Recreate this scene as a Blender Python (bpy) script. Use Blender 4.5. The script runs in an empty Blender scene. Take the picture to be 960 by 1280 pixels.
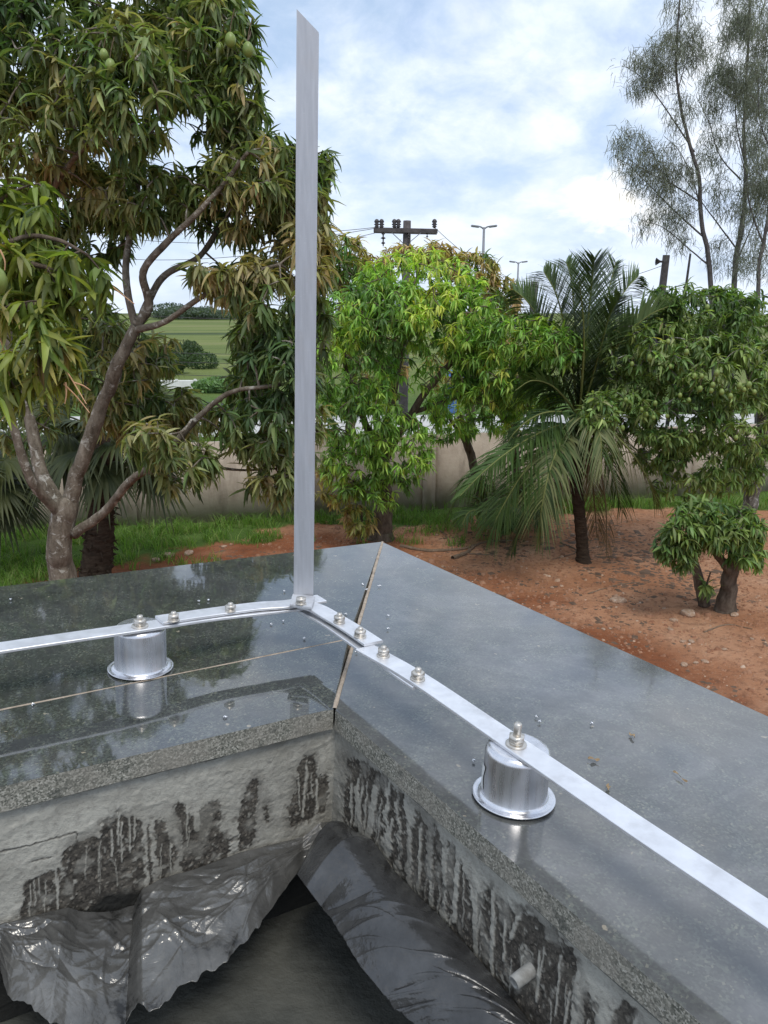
import bpy, bmesh, math, random
import numpy as np
from mathutils import Vector, Matrix

# ------------------------------------------------------------------ camera, sky, sun, exposure
F = 970.0                      # focal length in pixels of the 960 x 1280 photograph
PITCH = math.radians(13.9)
CZ = 4.0                       # eye height above the yard
SUN_EL, SUN_AZ = math.radians(60), math.radians(160)   # azimuth measured from +Y towards +X
SC = bpy.context.scene
COL = SC.collection
cam_d = bpy.data.cameras.new('camera')
cam = bpy.data.objects.new('camera', cam_d)
COL.objects.link(cam)
cam.location = (0, 0, CZ)
cam.rotation_euler = (math.pi / 2 - PITCH, 0, 0)
cam_d.sensor_fit = 'VERTICAL'
cam_d.sensor_height = 24.0
cam_d.lens = 24.0 * F / 1280.0
cam_d.clip_start = 0.02
cam_d.clip_end = 6000
SC.camera = cam

SC.view_settings.view_transform = 'Standard'
SC.view_settings.look = 'None'
SC.view_settings.exposure = 0.40
SC.view_settings.gamma = 1.0
SC.cycles.max_bounces = 6
SC.cycles.diffuse_bounces = 3
SC.cycles.glossy_bounces = 3
SC.cycles.transmission_bounces = 3
SC.cycles.transparent_max_bounces = 4
SC.cycles.caustics_reflective = False
SC.cycles.caustics_refractive = False


class NT:
    """small wrapper to write node trees briefly"""
    def __init__(s, tree):
        s.t = tree
        s.t.nodes.clear()

    def n(s, typ, ins=None, **props):
        nd = s.t.nodes.new(typ)
        for k, v in props.items():
            setattr(nd, k, v)
        for k, v in (ins or {}).items():
            sock = nd.inputs[k]
            if isinstance(v, bpy.types.NodeSocket):
                s.t.links.new(v, sock)
            else:
                if sock.type == 'RGBA' and len(v) == 3:
                    v = (*v, 1)
                sock.default_value = v
        return nd

    def math(s, op, a, b=0.0, c=None, clamp=False):
        ins = {0: a, 1: b}
        if c is not None:
            ins[2] = c
        nd = s.n('ShaderNodeMath', ins, operation=op)
        nd.use_clamp = clamp
        return nd.outputs[0]

    def mix(s, f, a, b, blend='MIX'):
        nd = s.t.nodes.new('ShaderNodeMix')
        nd.data_type = 'RGBA'
        nd.blend_type = blend
        for i, v in ((0, f), (6, a), (7, b)):
            if isinstance(v, bpy.types.NodeSocket):
                s.t.links.new(v, nd.inputs[i])
            else:
                nd.inputs[i].default_value = (*v, 1) if i and len(v) == 3 else v
        return nd.outputs[2]

    def ramp(s, f, stops, interp='LINEAR'):
        nd = s.t.nodes.new('ShaderNodeValToRGB')
        nd.color_ramp.interpolation = interp
        el = nd.color_ramp.elements
        while len(el) < len(stops):
            el.new(0.5)
        for e, (p, c) in zip(el, stops):
            e.position = p
            e.color = (*c, 1) if hasattr(c, '__len__') else (c, c, c, 1)
        s.t.links.new(f, nd.inputs[0])
        return nd.outputs[0]

    def noise(s, vec, scale, detail=3.0, rough=0.5, out=0, dist=0.0):
        return s.n('ShaderNodeTexNoise', {'Vector': vec, 'Scale': scale, 'Detail': detail, 'Roughness': rough, 'Distortion': dist}).outputs[out]


# ---- sky: Nishita sky with a thin, broken sheet of cloud over it
world = bpy.data.worlds.new('World')
SC.world = world
world.use_nodes = True
w = NT(world.node_tree)
sky = w.n('ShaderNodeTexSky', sky_type='NISHITA')
sky.sun_disc = False
sky.sun_elevation = SUN_EL
sky.sun_rotation = SUN_AZ
sky.air_density = 1.0
sky.dust_density = 1.5
tc = w.n('ShaderNodeTexCoord').outputs['Generated']
sp = w.n('ShaderNodeSeparateXYZ', {0: tc})
zz = w.math('ADD', w.math('MAXIMUM', sp.outputs[2], 0.0), 0.42)
cp = w.n('ShaderNodeCombineXYZ', {0: w.math('DIVIDE', sp.outputs[0], zz), 1: w.math('DIVIDE', sp.outputs[1], zz), 2: 0.3}).outputs[0]
big = w.noise(cp, 2.3, 5, 0.55, dist=0.2)
fine = w.noise(cp, 8.0, 7, 0.6, dist=0.3)
cov = w.math('ADD', w.math('MULTIPLY', big, 0.62), w.math('MULTIPLY', fine, 0.38))
cover = w.ramp(cov, [(0.38, 0.25), (0.53, 0.92), (1.0, 1.0)])
shade = w.ramp(w.noise(cp, 4.6, 7, 0.62, dist=0.3), [(0.33, (4.7, 5.8, 7.9)), (0.44, (6.2, 7.2, 8.9)), (0.54, (7.6, 8.3, 9.4)), (0.68, (9.0, 9.2, 9.6))])
blue = w.mix(0.45, sky.outputs[0], (5.2, 7.1, 9.6))
mixc = w.mix(cover, blue, shade)
# the sunlit gap in the cloud low in the sky
gd = Vector((0.265, 0.953, 0.0)).normalized()
gdir = Vector((gd.x, gd.y, 0.128)).normalized()
dv = w.n('ShaderNodeVectorMath', {0: tc, 1: tuple(gdir)}, operation='SUBTRACT').outputs[0]
dv = w.n('ShaderNodeVectorMath', {0: dv, 1: (19.0, 19.0, 34.0)}, operation='MULTIPLY').outputs[0]
ln = w.n('ShaderNodeVectorMath', {0: dv}, operation='LENGTH').outputs[1]
glow = w.math('SUBTRACT', 1.15, w.math('ADD', ln, w.math('MULTIPLY', w.math('SUBTRACT', fine, 0.5), 4.0)), clamp=True)
mixc = w.mix(glow, mixc, (12.0, 11.0, 9.2))
hz = w.ramp(sp.outputs[2], [(0.0, 0.6), (0.22, 0.0)])
mixc = w.mix(hz, mixc, (6.9, 7.8, 9.4))
bg = w.n('ShaderNodeBackground', {'Color': mixc, 'Strength': 0.097})
w.n('ShaderNodeOutputWorld', {0: bg.outputs[0]})

sd = bpy.data.lights.new('sun', 'SUN')
sd.energy = 1.5
sd.angle = math.radians(22)
sd.color = (1.0, 0.95, 0.87)
sun = bpy.data.objects.new('sun', sd)
COL.objects.link(sun)
sdir = Vector((math.sin(SUN_AZ) * math.cos(SUN_EL), math.cos(SUN_AZ) * math.cos(SUN_EL), math.sin(SUN_EL)))
sun.rotation_euler = sdir.to_track_quat('Z', 'Y').to_euler()
sun.location = (0, 0, 30)

rng = np.random.default_rng(7)
random.seed(7)

# ------------------------------------------------------------------ pixel helpers (960 x 1280 photograph -> points in the yard)
CAM = np.array([0, 0, CZ])
SP_, CP_ = math.sin(PITCH), math.cos(PITCH)
R3 = np.array([[1, 0, 0], [0, SP_, -CP_], [0, CP_, SP_]])   # camera -> world


def ray(x, y):
    return R3 @ np.array([(x - 480) / F, (640 - y) / F, -1.0])


def at(x, y, Y):
    r = ray(x, y)
    return CAM + r * (Y / r[1])


def gnd(x, y, z=0.0):
    r = ray(x, y)
    return CAM + r * ((z - CZ) / r[2])


def proj(P):
    P = np.atleast_2d(P) - CAM
    c = P @ R3
    return np.stack([480 + F * c[:, 0] / -c[:, 2], 640 - F * c[:, 1] / -c[:, 2]], 1)


HS = 0.35                                            # eye above the granite
NS = R3 @ np.array([0.0535, 0.9735, 0.2222])
NS /= np.linalg.norm(NS)                             # the coping slopes a little


def slab(x, y, h=0.0):
    r = ray(x, y)
    return CAM + r * (-(HS - h) / (r @ NS))


def on_plane(x, y, P0, N):
    r = ray(x, y)
    return CAM + r * (((P0 - CAM) @ N) / (r @ N))


# ------------------------------------------------------------------ numpy noise
def vnoise(p, seed=0):
    p = np.asarray(p, float)
    i = np.floor(p).astype(np.int64)
    f = p - i
    f = f * f * (3 - 2 * f)
    out = 0
    for dx in (0, 1):
        for dy in (0, 1):
            for dz in (0, 1):
                h = (i[..., 0] + dx) * 374761393 + (i[..., 1] + dy) * 668265263 + (i[..., 2] + dz) * 2147483647 + seed * 974711
                h = (h ^ (h >> 13)) * 1274126177 & 0x7fffffff
                h = (h ^ (h >> 16)) & 0xffff
                wgt = (f[..., 0] if dx else 1 - f[..., 0]) * (f[..., 1] if dy else 1 - f[..., 1]) * (f[..., 2] if dz else 1 - f[..., 2])
                out = out + wgt * h / 65535.0
    return out


def fbm(p, octaves=4, seed=0):
    p = np.asarray(p, float)
    a, s, t = 0.5, 0.0, 0.0
    for o in range(octaves):
        s = s + a * vnoise(p * 2 ** o, seed + o)
        t += a
        a *= 0.5
    return s / t


# ------------------------------------------------------------------ object helpers
def link(name, me, parent=None, mats=None):
    o = bpy.data.objects.new(name, me)
    COL.objects.link(o)
    if parent is not None:
        o.parent = parent
        o.matrix_parent_inverse = Matrix.Translation(parent.location).inverted()
    if mats is not None and me is not None:
        for m in (mats if isinstance(mats, (list, tuple)) else [mats]):
            me.materials.append(m)
    return o


def thing(name, label, cat, loc=(0, 0, 0), group=None):
    o = link(name, None)
    o.location = Vector(loc)
    o.empty_display_size = 0.1
    o['label'] = label
    o['category'] = cat
    if group:
        o['group'] = group
    return o


def tag(o, label=None, cat=None, group=None, kind=None):
    for k, v in (('label', label), ('category', cat), ('group', group), ('kind', kind)):
        if v:
            o[k] = v
    return o


def np_mesh(name, V, Fq, smooth=False, tint=None, mat_idx=None):
    V = np.ascontiguousarray(V, np.float32)
    Fq = np.ascontiguousarray(Fq, np.int32)
    k = Fq.shape[1]
    me = bpy.data.meshes.new(name)
    me.vertices.add(len(V))
    me.vertices.foreach_set('co', V.ravel())
    me.loops.add(Fq.size)
    me.loops.foreach_set('vertex_index', Fq.ravel())
    me.polygons.add(len(Fq))
    me.polygons.foreach_set('loop_start', np.arange(0, Fq.size, k, dtype=np.int32))
    me.polygons.foreach_set('loop_total', np.full(len(Fq), k, np.int32))
    if smooth:
        me.polygons.foreach_set('use_smooth', np.ones(len(Fq), bool))
    if mat_idx is not None:
        me.polygons.foreach_set('material_index', np.asarray(mat_idx, np.int32))
    me.update(calc_edges=True)
    if tint is not None:
        a = me.attributes.new('tint', 'FLOAT_COLOR', 'POINT')
        t = np.ones((len(V), 4), np.float32)
        t[:, :tint.shape[1]] = tint
        a.data.foreach_set('color', t.ravel())
    return me


def grid_faces(nu, nv):
    i = np.arange(nu - 1)[:, None] * nv + np.arange(nv - 1)[None, :]
    return np.stack([i, i + nv, i + nv + 1, i + 1], -1).reshape(-1, 4)


class Buf:
    """collects quads (verts, faces, tint) for one mesh"""
    def __init__(s):
        s.V, s.F, s.T, s.n = [], [], [], 0

    def add(s, V, Fq, T=None):
        s.V.append(V)
        s.F.append(Fq + s.n)
        s.T.append(np.broadcast_to(np.ones(3) if T is None else T, (len(V), 3)))
        s.n += len(V)

    def mesh(s, name, smooth=False):
        return np_mesh(name, np.concatenate(s.V), np.concatenate(s.F), smooth, np.concatenate(s.T))


def tube(P, R, sides=8, jit=0.0, seed=0, cap=True):
    P = np.asarray(P, float)
    R = np.broadcast_to(np.asarray(R, float), (len(P),))
    T = np.gradient(P, axis=0)
    T /= np.linalg.norm(T, axis=1)[:, None] + 1e-12
    ref = np.array([0.31, 0.17, 0.93]) if abs(T[0][2]) < 0.8 else np.array([0.93, 0.3, 0.1])
    U = np.cross(T, ref)
    U /= np.linalg.norm(U, axis=1)[:, None]
    W = np.cross(T, U)
    a = np.linspace(0, 2 * math.pi, sides, endpoint=False)
    ring = U[:, None, :] * np.cos(a)[None, :, None] + W[:, None, :] * np.sin(a)[None, :, None]
    rr = R[:, None] * np.ones(sides)[None, :]
    if jit:
        q = P[:, None, :] + ring * R[:, None, None]
        rr = rr * (1 + jit * (fbm(q * np.array([8, 8, 2.5]), 3, seed) * 2 - 1) + 0.35 * jit * (fbm(q * np.array([26, 26, 9]), 2, seed + 5) * 2 - 1))
    V = (P[:, None, :] + ring * rr[:, :, None]).reshape(-1, 3)
    n = len(P)
    i = np.arange(n - 1)[:, None] * sides
    j = np.arange(sides)[None, :]
    Fq = np.stack([i + j, i + (j + 1) % sides, i + sides + (j + 1) % sides, i + sides + j], -1).reshape(-1, 4)
    if cap:
        c0, c1 = len(V), len(V) + 1
        V = np.vstack([V, P[0], P[-1]])
        jj = np.arange(0, sides - 1, 2)
        extra = []
        for q in range(0, sides, 2):
            extra.append([c0, (q + 2) % sides, (q + 1) % sides, q] if sides % 2 == 0 else [c0, (q + 1) % sides, q, q])
            b = (n - 1) * sides
            extra.append([c1, b + q, b + (q + 1) % sides, b + (q + 2) % sides])
        if sides % 2 == 0:
            Fq = np.vstack([Fq, np.array(extra)])
    return V, Fq


def smooth_path(P, n):
    """Catmull-Rom through the points, n samples"""
    P = np.asarray(P, float)
    if len(P) == 2:
        t = np.linspace(0, 1, n)[:, None]
        return P[0] * (1 - t) + P[1] * t
    Q = np.vstack([2 * P[0] - P[1], P, 2 * P[-1] - P[-2]])
    out = []
    ts = np.linspace(0, len(P) - 1 - 1e-9, n)
    for t in ts:
        i = int(t)
        f = t - i
        a, b, c, d = Q[i], Q[i + 1], Q[i + 2], Q[i + 3]
        out.append(0.5 * ((2 * b) + (-a + c) * f + (2 * a - 5 * b + 4 * c - d) * f * f + (-a + 3 * b - 3 * c + d) * f ** 3))
    return np.array(out)


def box_bm(bm, M, sx, sy, sz):
    r = bmesh.ops.create_cube(bm, size=1.0)
    for v in r['verts']:
        v.co = M @ Vector((v.co.x * sx, v.co.y * sy, v.co.z * sz))
    return r['verts']


def bm_obj(name, bm, mats, parent=None, smooth=False):
    me = bpy.data.meshes.new(name)
    bmesh.ops.recalc_face_normals(bm, faces=bm.faces)
    bm.to_mesh(me)
    bm.free()
    if smooth:
        me.polygons.foreach_set('use_smooth', np.ones(len(me.polygons), bool))
    return link(name, me, parent, mats)


def lathe(profile, sides=48):
    """profile (r, z) -> quads"""
    P = np.asarray(profile, float)
    a = np.linspace(0, 2 * math.pi, sides, endpoint=False)
    V = np.stack([P[:, 0:1] * np.cos(a), P[:, 0:1] * np.sin(a), P[:, 1:2] * np.ones(sides)], -1).reshape(-1, 3)
    n = len(P)
    i = np.arange(n - 1)[:, None] * sides
    j = np.arange(sides)[None, :]
    return V, np.stack([i + j, i + (j + 1) % sides, i + sides + (j + 1) % sides, i + sides + j], -1).reshape(-1, 4)


# ------------------------------------------------------------------ materials
def new_mat(name):
    m = bpy.data.materials.new(name)
    m.use_nodes = True
    return m, NT(m.node_tree)


def finish(t, base, rough=0.6, metal=0.0, bump=None, bdist=0.01, bstr=1.0, spec=0.5, extra=None):
    ins = {'Base Color': base, 'Roughness': rough, 'Metallic': metal, 'Specular IOR Level': spec}
    if bump is not None:
        ins['Normal'] = t.n('ShaderNodeBump', {'Height': bump, 'Distance': bdist, 'Strength': bstr}).outputs[0]
    ins.update(extra or {})
    p = t.n('ShaderNodeBsdfPrincipled', ins)
    t.n('ShaderNodeOutputMaterial', {0: p.outputs[0]})
    return p


def obj_co(t):
    return t.n('ShaderNodeTexCoord').outputs['Object']


def mat_granite(name, dust, rough):
    m, t = new_mat(name)
    co = obj_co(t)
    vor = t.n('ShaderNodeTexVoronoi', {'Vector': co, 'Scale': 560.0, 'Randomness': 1.0})
    cell = t.ramp(vor.outputs['Color'], [(0.0, (0.012, 0.014, 0.013)), (0.45, (0.026, 0.032, 0.029)), (0.62, (0.048, 0.058, 0.050)), (0.80, (0.070, 0.085, 0.066)), (0.98, (0.17, 0.165, 0.12))])
    cloudy = t.noise(co, 38, 4, 0.6)
    cell = t.mix(t.ramp(cloudy, [(0.40, 0.0), (0.62, 0.75)]), cell, (0.016, 0.019, 0.019))
    fleck = t.ramp(t.noise(co, 210, 3, 0.7), [(0.60, 0.0), (0.70, 0.8 if dust < 0.2 else 0.4)])
    cell = t.mix(fleck, cell, (0.10, 0.115, 0.085))
    dn = t.noise(co, 7.0, 5, 0.65, dist=0.3)
    wm = t.ramp(t.noise(co, 3.1, 6, 0.7, dist=1.2), [(0.38, 0.75), (0.50, 1.0), (0.53, 1.25), (0.56, 1.0), (0.72, 1.15)])
    dm = t.math('MULTIPLY', t.math('MULTIPLY', t.ramp(dn, [(0.30, 0.30), (0.70, 1.0)]), wm), dust)
    base = t.mix(dm, cell, (0.34, 0.335, 0.335))
    spot = t.ramp(t.noise(co, 95, 2, 0.5), [(0.735, 0.0), (0.76, 0.55)])
    base = t.mix(spot, base, (0.42, 0.36, 0.27))
    rg = t.math('ADD', t.math('MULTIPLY', t.ramp(t.noise(co, 11, 5, 0.6), [(0.3, 0.0), (0.75, 1.0)]), rough * 1.4), rough * 0.35)
    finish(t, base, rg, 0.0, t.noise(co, 14, 3, 0.5), 0.0006, 0.25, 0.8, {'IOR': 1.62})
    return m


M_GR_L = mat_granite('polished_green_granite', 0.14, 0.04)
M_GR_R = mat_granite('dusty_green_granite', 0.34, 0.085)


def mat_granite_edge():
    m, t = new_mat('sawn_granite_edge')
    co = obj_co(t)
    v = t.n('ShaderNodeTexVoronoi', {'Vector': co, 'Scale': 760.0}).outputs['Color']
    c = t.ramp(v, [(0.0, (0.06, 0.065, 0.055)), (0.4, (0.15, 0.15, 0.125)), (0.7, (0.30, 0.29, 0.25)), (1.0, (0.46, 0.45, 0.40))])
    c = t.mix(t.ramp(t.noise(co, 24, 5, 0.6), [(0.36, 0.65), (0.6, 0.0)]), c, (0.27, 0.25, 0.215))
    c = t.mix(t.ramp(t.noise(co, 60, 4, 0.6), [(0.58, 0.0), (0.70, 0.7)]), c, (0.05, 0.055, 0.05))
    finish(t, c, 0.85, 0, t.noise(co, 260, 4, 0.7), 0.0015, 0.8, 0.3)
    return m


M_GR_E = mat_granite_edge()


def mat_mortar():
    m, t = new_mat('mortar_and_concrete')
    co = obj_co(t)
    a = t.n('ShaderNodeAttribute', attribute_name='tint').outputs['Color']
    s = t.n('ShaderNodeSeparateColor', {0: a})
    cem = t.ramp(t.noise(co, 16, 6, 0.62), [(0.28, (0.25, 0.24, 0.205)), (0.5, (0.36, 0.35, 0.31)), (0.72, (0.46, 0.45, 0.40))])
    cem = t.mix(t.ramp(t.noise(co, 150, 4, 0.7), [(0.30, 0.45), (0.5, 0.0)]), cem, (0.17, 0.16, 0.145))
    v = t.n('ShaderNodeTexVoronoi', {'Vector': co, 'Scale': 520.0}).outputs['Color']
    agg = t.ramp(v, [(0.0, (0.034, 0.031, 0.027)), (0.55, (0.066, 0.060, 0.052)), (0.80, (0.10, 0.09, 0.076)), (1.0, (0.23, 0.205, 0.17))])
    agg = t.mix(t.ramp(t.noise(co, 45, 4, 0.65), [(0.50, 0.0), (0.70, 0.55)]), agg, (0.17, 0.155, 0.13))
    finish(t, t.mix(s.outputs[1], t.mix(s.outputs[0], cem, agg), (0.022, 0.022, 0.020)), 0.93, 0, t.noise(co, 330, 4, 0.75), 0.0016, 0.8, 0.2)  # green channel: near-black painted for the dark gap behind the sheets
    return m


M_MORTAR = mat_mortar()


def mat_noise(name, c1, c2, scale, rough=0.8, bumpd=0.0, bscale=None, metal=0.0, spec=0.4, c3=None, detail=5):
    m, t = new_mat(name)
    co = obj_co(t)
    st = [(0.3, c1), (0.7, c2)] if c3 is None else [(0.3, c1), (0.52, c2), (0.75, c3)]
    c = t.ramp(t.noise(co, scale, detail, 0.62), st)
    finish(t, c, rough, metal, t.noise(co, bscale or scale * 3, 5, 0.65) if bumpd else None, bumpd, 0.9, spec)
    return m


def mat_alu(name, col, rough, stretch, metal=0.95, bump=0.00008):
    m, t = new_mat(name)
    co = t.n('ShaderNodeTexCoord').outputs['Object']
    mp = t.n('ShaderNodeMapping', {'Vector': co, 'Scale': stretch}).outputs[0]
    nz = t.noise(mp, 60, 4, 0.6)
    blot = t.noise(co, 28, 5, 0.65)
    c = t.mix(t.ramp(nz, [(0.3, 0.0), (0.7, 1.0)]), tuple(x * 0.84 for x in col), col)
    c = t.mix(t.ramp(blot, [(0.52, 0.0), (0.74, 0.5)]), c, (0.44, 0.43, 0.43))
    scr = t.noise(t.n('ShaderNodeMapping', {'Vector': co, 'Rotation': (0.3, 0.5, 0.9), 'Scale': (3, 30, 20)}).outputs[0], 60, 2, 0.5)
    c = t.mix(t.ramp(scr, [(0.68, 0.0), (0.74, 0.14)]), c, (0.95, 0.95, 0.95))
    r = t.math('ADD', t.math('MULTIPLY', nz, 0.16), rough)
    finish(t, c, r, metal, nz, bump, 0.7)
    return m


M_BAR = mat_alu('mill_finish_aluminium', (0.86, 0.87, 0.90), 0.36, (1, 1, 1), 0.72)
M_MAST = mat_alu('mast_aluminium', (0.47, 0.49, 0.53), 0.42, (5, 5, 0.4), 0.5)
M_CUP = mat_alu('spun_aluminium_cup', (0.80, 0.80, 0.83), 0.20, (3, 3, 0.15), 0.97)
M_BOLT = mat_alu('stainless_bolt', (0.66, 0.62, 0.56), 0.30, (1, 1, 1), 0.9)
M_JOINT = mat_noise('joint_mortar', (0.26, 0.21, 0.16), (0.46, 0.38, 0.30), 120, 0.95, 0.001, 300)
M_RENDER = mat_noise('building_render', (0.36, 0.34, 0.30), (0.48, 0.46, 0.41), 2.2, 0.9, 0.004, 40)


def mat_film(name, base, rough, metal, sc, stretch=(1, 1, 1)):
    m, t = new_mat(name)
    co = obj_co(t)
    mp = t.n('ShaderNodeMapping', {'Vector': co, 'Scale': stretch}).outputs[0]
    n1 = t.noise(mp, sc, 5, 0.65, dist=0.8)
    rid = t.math('ABSOLUTE', t.math('SUBTRACT', n1, 0.5))
    c = t.ramp(t.noise(co, 22, 5, 0.65), [(0.34, tuple(x * 0.18 for x in base)), (0.40, tuple(x * 0.7 for x in base)), (0.55, base), (0.75, tuple(x * 1.5 for x in base))])
    r = t.ramp(t.noise(co, 13, 4, 0.6), [(0.35, rough * 0.55), (0.65, rough * 1.6)])
    finish(t, c, r, metal, t.math('ADD', n1, t.math('MULTIPLY', t.noise(co, 120, 3, 0.6), 0.35)), 0.0035, 0.5, 0.6)
    return m


M_FILM = mat_film('crumpled_film', (0.125, 0.123, 0.116), 0.23, 0.35, 26, (1, 1, 1))
M_STRIP = mat_film('membrane_strip', (0.060, 0.061, 0.062), 0.17, 0.3, 20)
M_FLOOR = mat_noise('dark_bitumen', (0.045, 0.047, 0.042), (0.085, 0.087, 0.077), 14, 0.92, 0.004, 60, spec=0.15, c3=(0.11, 0.11, 0.095))
M_PVC = mat_noise('dusty_pvc', (0.16, 0.155, 0.14), (0.36, 0.36, 0.34), 90, 0.75)


def mat_leaf(name, rough=0.42, trans=0.28, spec=0.45):
    m, t = new_mat(name)
    a = t.n('ShaderNodeAttribute', attribute_name='tint').outputs['Color']
    oi = t.noise(obj_co(t), 9, 3, 0.6)
    c = t.mix(t.ramp(oi, [(0.3, 0.0), (0.75, 0.35)]), a, t.mix(1.0, a, (0.6, 0.66, 0.5), 'MULTIPLY'))
    p = t.n('ShaderNodeBsdfPrincipled', {'Base Color': c, 'Roughness': rough, 'Specular IOR Level': spec})
    tr = t.n('ShaderNodeBsdfTranslucent', {'Color': t.mix(1.0, c, (1.5, 1.6, 0.7), 'MULTIPLY')})
    mx = t.n('ShaderNodeMixShader', {0: trans, 1: p.outputs[0], 2: tr.outputs[0]})
    t.n('ShaderNodeOutputMaterial', {0: mx.outputs[0]})
    return m


M_LEAF = mat_leaf('mango_leaf', 0.46, 0.36, 0.4)
M_PALM = mat_leaf('palm_leaf', 0.5, 0.2, 0.32)
M_NEEDLE = mat_leaf('casuarina_needles', 0.7, 0.2, 0.2)
M_GRASS = mat_leaf('grass_blades', 0.55, 0.35, 0.3)


def mat_bark(name, c1, c2, c3, lich=None, sc=14, ringy=False):
    m, t = new_mat(name)
    co = obj_co(t)
    mp = t.n('ShaderNodeMapping', {'Vector': co, 'Scale': (1, 1, 5.0) if ringy else (1, 1, 0.35)}).outputs[0]
    n1 = t.noise(mp, sc, 6, 0.68)
    c = t.ramp(n1, [(0.3, c1), (0.5, c2), (0.72, c3)])
    if lich:
        c = t.mix(t.ramp(t.noise(co, 11, 5, 0.7, dist=0.6), [(0.55, 0.0), (0.63, 0.75)]), c, lich)
    finish(t, c, 0.9, 0, t.math('ADD', t.math('MULTIPLY', n1, 0.6), t.math('MULTIPLY', t.noise(co, 42, 5, 0.7), 0.4)), 0.035, 1.0, 0.2)
    return m


M_BARK = mat_bark('mango_bark', (0.065, 0.052, 0.038), (0.165, 0.140, 0.108), (0.29, 0.255, 0.205), (0.50, 0.49, 0.44))
M_BARK2 = mat_bark('young_mango_bark', (0.05, 0.036, 0.026), (0.13, 0.10, 0.075), (0.22, 0.18, 0.14))
M_BARKP = mat_bark('lichen_bark', (0.05, 0.045, 0.04), (0.15, 0.14, 0.12), (0.3, 0.29, 0.26), (0.55, 0.55, 0.52))
M_BARKC = mat_bark('casuarina_bark', (0.06, 0.055, 0.055), (0.12, 0.11, 0.105), (0.20, 0.185, 0.175))
M_PTRUNK = mat_bark('palm_trunk_bark', (0.025, 0.018, 0.012), (0.055, 0.038, 0.026), (0.10, 0.075, 0.05), None, 9, True)
M_WOODP = mat_noise('weathered_pole', (0.05, 0.045, 0.045), (0.11, 0.10, 0.10), 6, 0.85)
M_DARKM = mat_noise('dark_ceramic', (0.03, 0.028, 0.03), (0.07, 0.06, 0.06), 10, 0.4)
M_STEEL = mat_noise('galvanised_steel', (0.16, 0.17, 0.19), (0.24, 0.25, 0.28), 8, 0.5)
M_STONE = mat_noise('yard_stone', (0.27, 0.16, 0.10), (0.42, 0.28, 0.19), 3, 0.92, 0.01, 30, c3=(0.56, 0.48, 0.40))
M_TWIG = mat_noise('dry_wood', (0.10, 0.065, 0.04), (0.22, 0.16, 0.11), 30, 0.9)
M_FRUIT = mat_noise('green_mango_skin', (0.13, 0.20, 0.045), (0.24, 0.30, 0.08), 14, 0.4)
M_WHITE = mat_noise('white_paint', (0.66, 0.66, 0.64), (0.80, 0.80, 0.79), 3, 0.7)
M_BLUE = mat_noise('blue_paint', (0.05, 0.12, 0.35), (0.08, 0.18, 0.45), 3, 0.6)
M_DRYL = mat_noise('dry_leaf', (0.20, 0.13, 0.07), (0.38, 0.28, 0.16), 60, 0.8)
M_CHIP = mat_noise('bright_shaving', (0.72, 0.73, 0.75), (0.9, 0.9, 0.92), 100, 0.28, metal=0.8)


def mat_ground():
    m, t = new_mat('yard_ground')
    co = obj_co(t)
    a = t.n('ShaderNodeAttribute', attribute_name='tint').outputs['Color']
    s = t.n('ShaderNodeSeparateColor', {0: a})
    n1 = t.noise(co, 0.42, 6, 0.62)
    soil = t.ramp(n1, [(0.28, (0.27, 0.115, 0.056)), (0.45, (0.38, 0.180, 0.095)), (0.58, (0.47, 0.255, 0.15)), (0.74, (0.55, 0.35, 0.235))])
    # the soil is redder close to the building, paler further out
    soil = t.mix(s.outputs[1], soil, t.ramp(t.noise(co, 1.1, 5, 0.6), [(0.3, (0.19, 0.062, 0.026)), (0.7, (0.30, 0.115, 0.052))]))
    soil = t.mix(t.ramp(t.noise(co, 9, 6, 0.72), [(0.34, 0.62), (0.50, 0.0)]), soil, (0.115, 0.056, 0.034))
    soil = t.mix(t.ramp(t.noise(co, 30, 4, 0.7), [(0.60, 0.0), (0.72, 0.65)]), soil, (0.52, 0.38, 0.27))
    soil = t.mix(t.ramp(t.noise(co, 2.3, 6, 0.7, dist=0.8), [(0.60, 0.0), (0.70, 0.5)]), soil, (0.10, 0.065, 0.045))
    gr = t.ramp(t.noise(co, 1.5, 6, 0.7), [(0.3, (0.045, 0.085, 0.016)), (0.6, (0.085, 0.145, 0.03)), (0.8, (0.14, 0.17, 0.06))])
    c = t.mix(s.outputs[0], soil, gr)
    far = t.ramp(t.noise(t.n('ShaderNodeMapping', {'Vector': co, 'Scale': (0.15, 1.0, 1.0)}).outputs[0], 0.055, 6, 0.65),
                 [(0.30, (0.035, 0.055, 0.025)), (0.42, (0.10, 0.135, 0.035)), (0.56, (0.155, 0.185, 0.055)), (0.66, (0.22, 0.19, 0.11)), (0.78, (0.12, 0.15, 0.045))])
    c = t.mix(s.outputs[2], c, far)
    finish(t, c, 0.95, 0, t.noise(co, 14, 8, 0.75), 0.05, 0.9, 0.15)
    return m


M_GROUND = mat_ground()
M_ROAD = mat_noise('pale_concrete_road', (0.42, 0.41, 0.39), (0.56, 0.55, 0.53), 0.6, 0.9)


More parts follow.
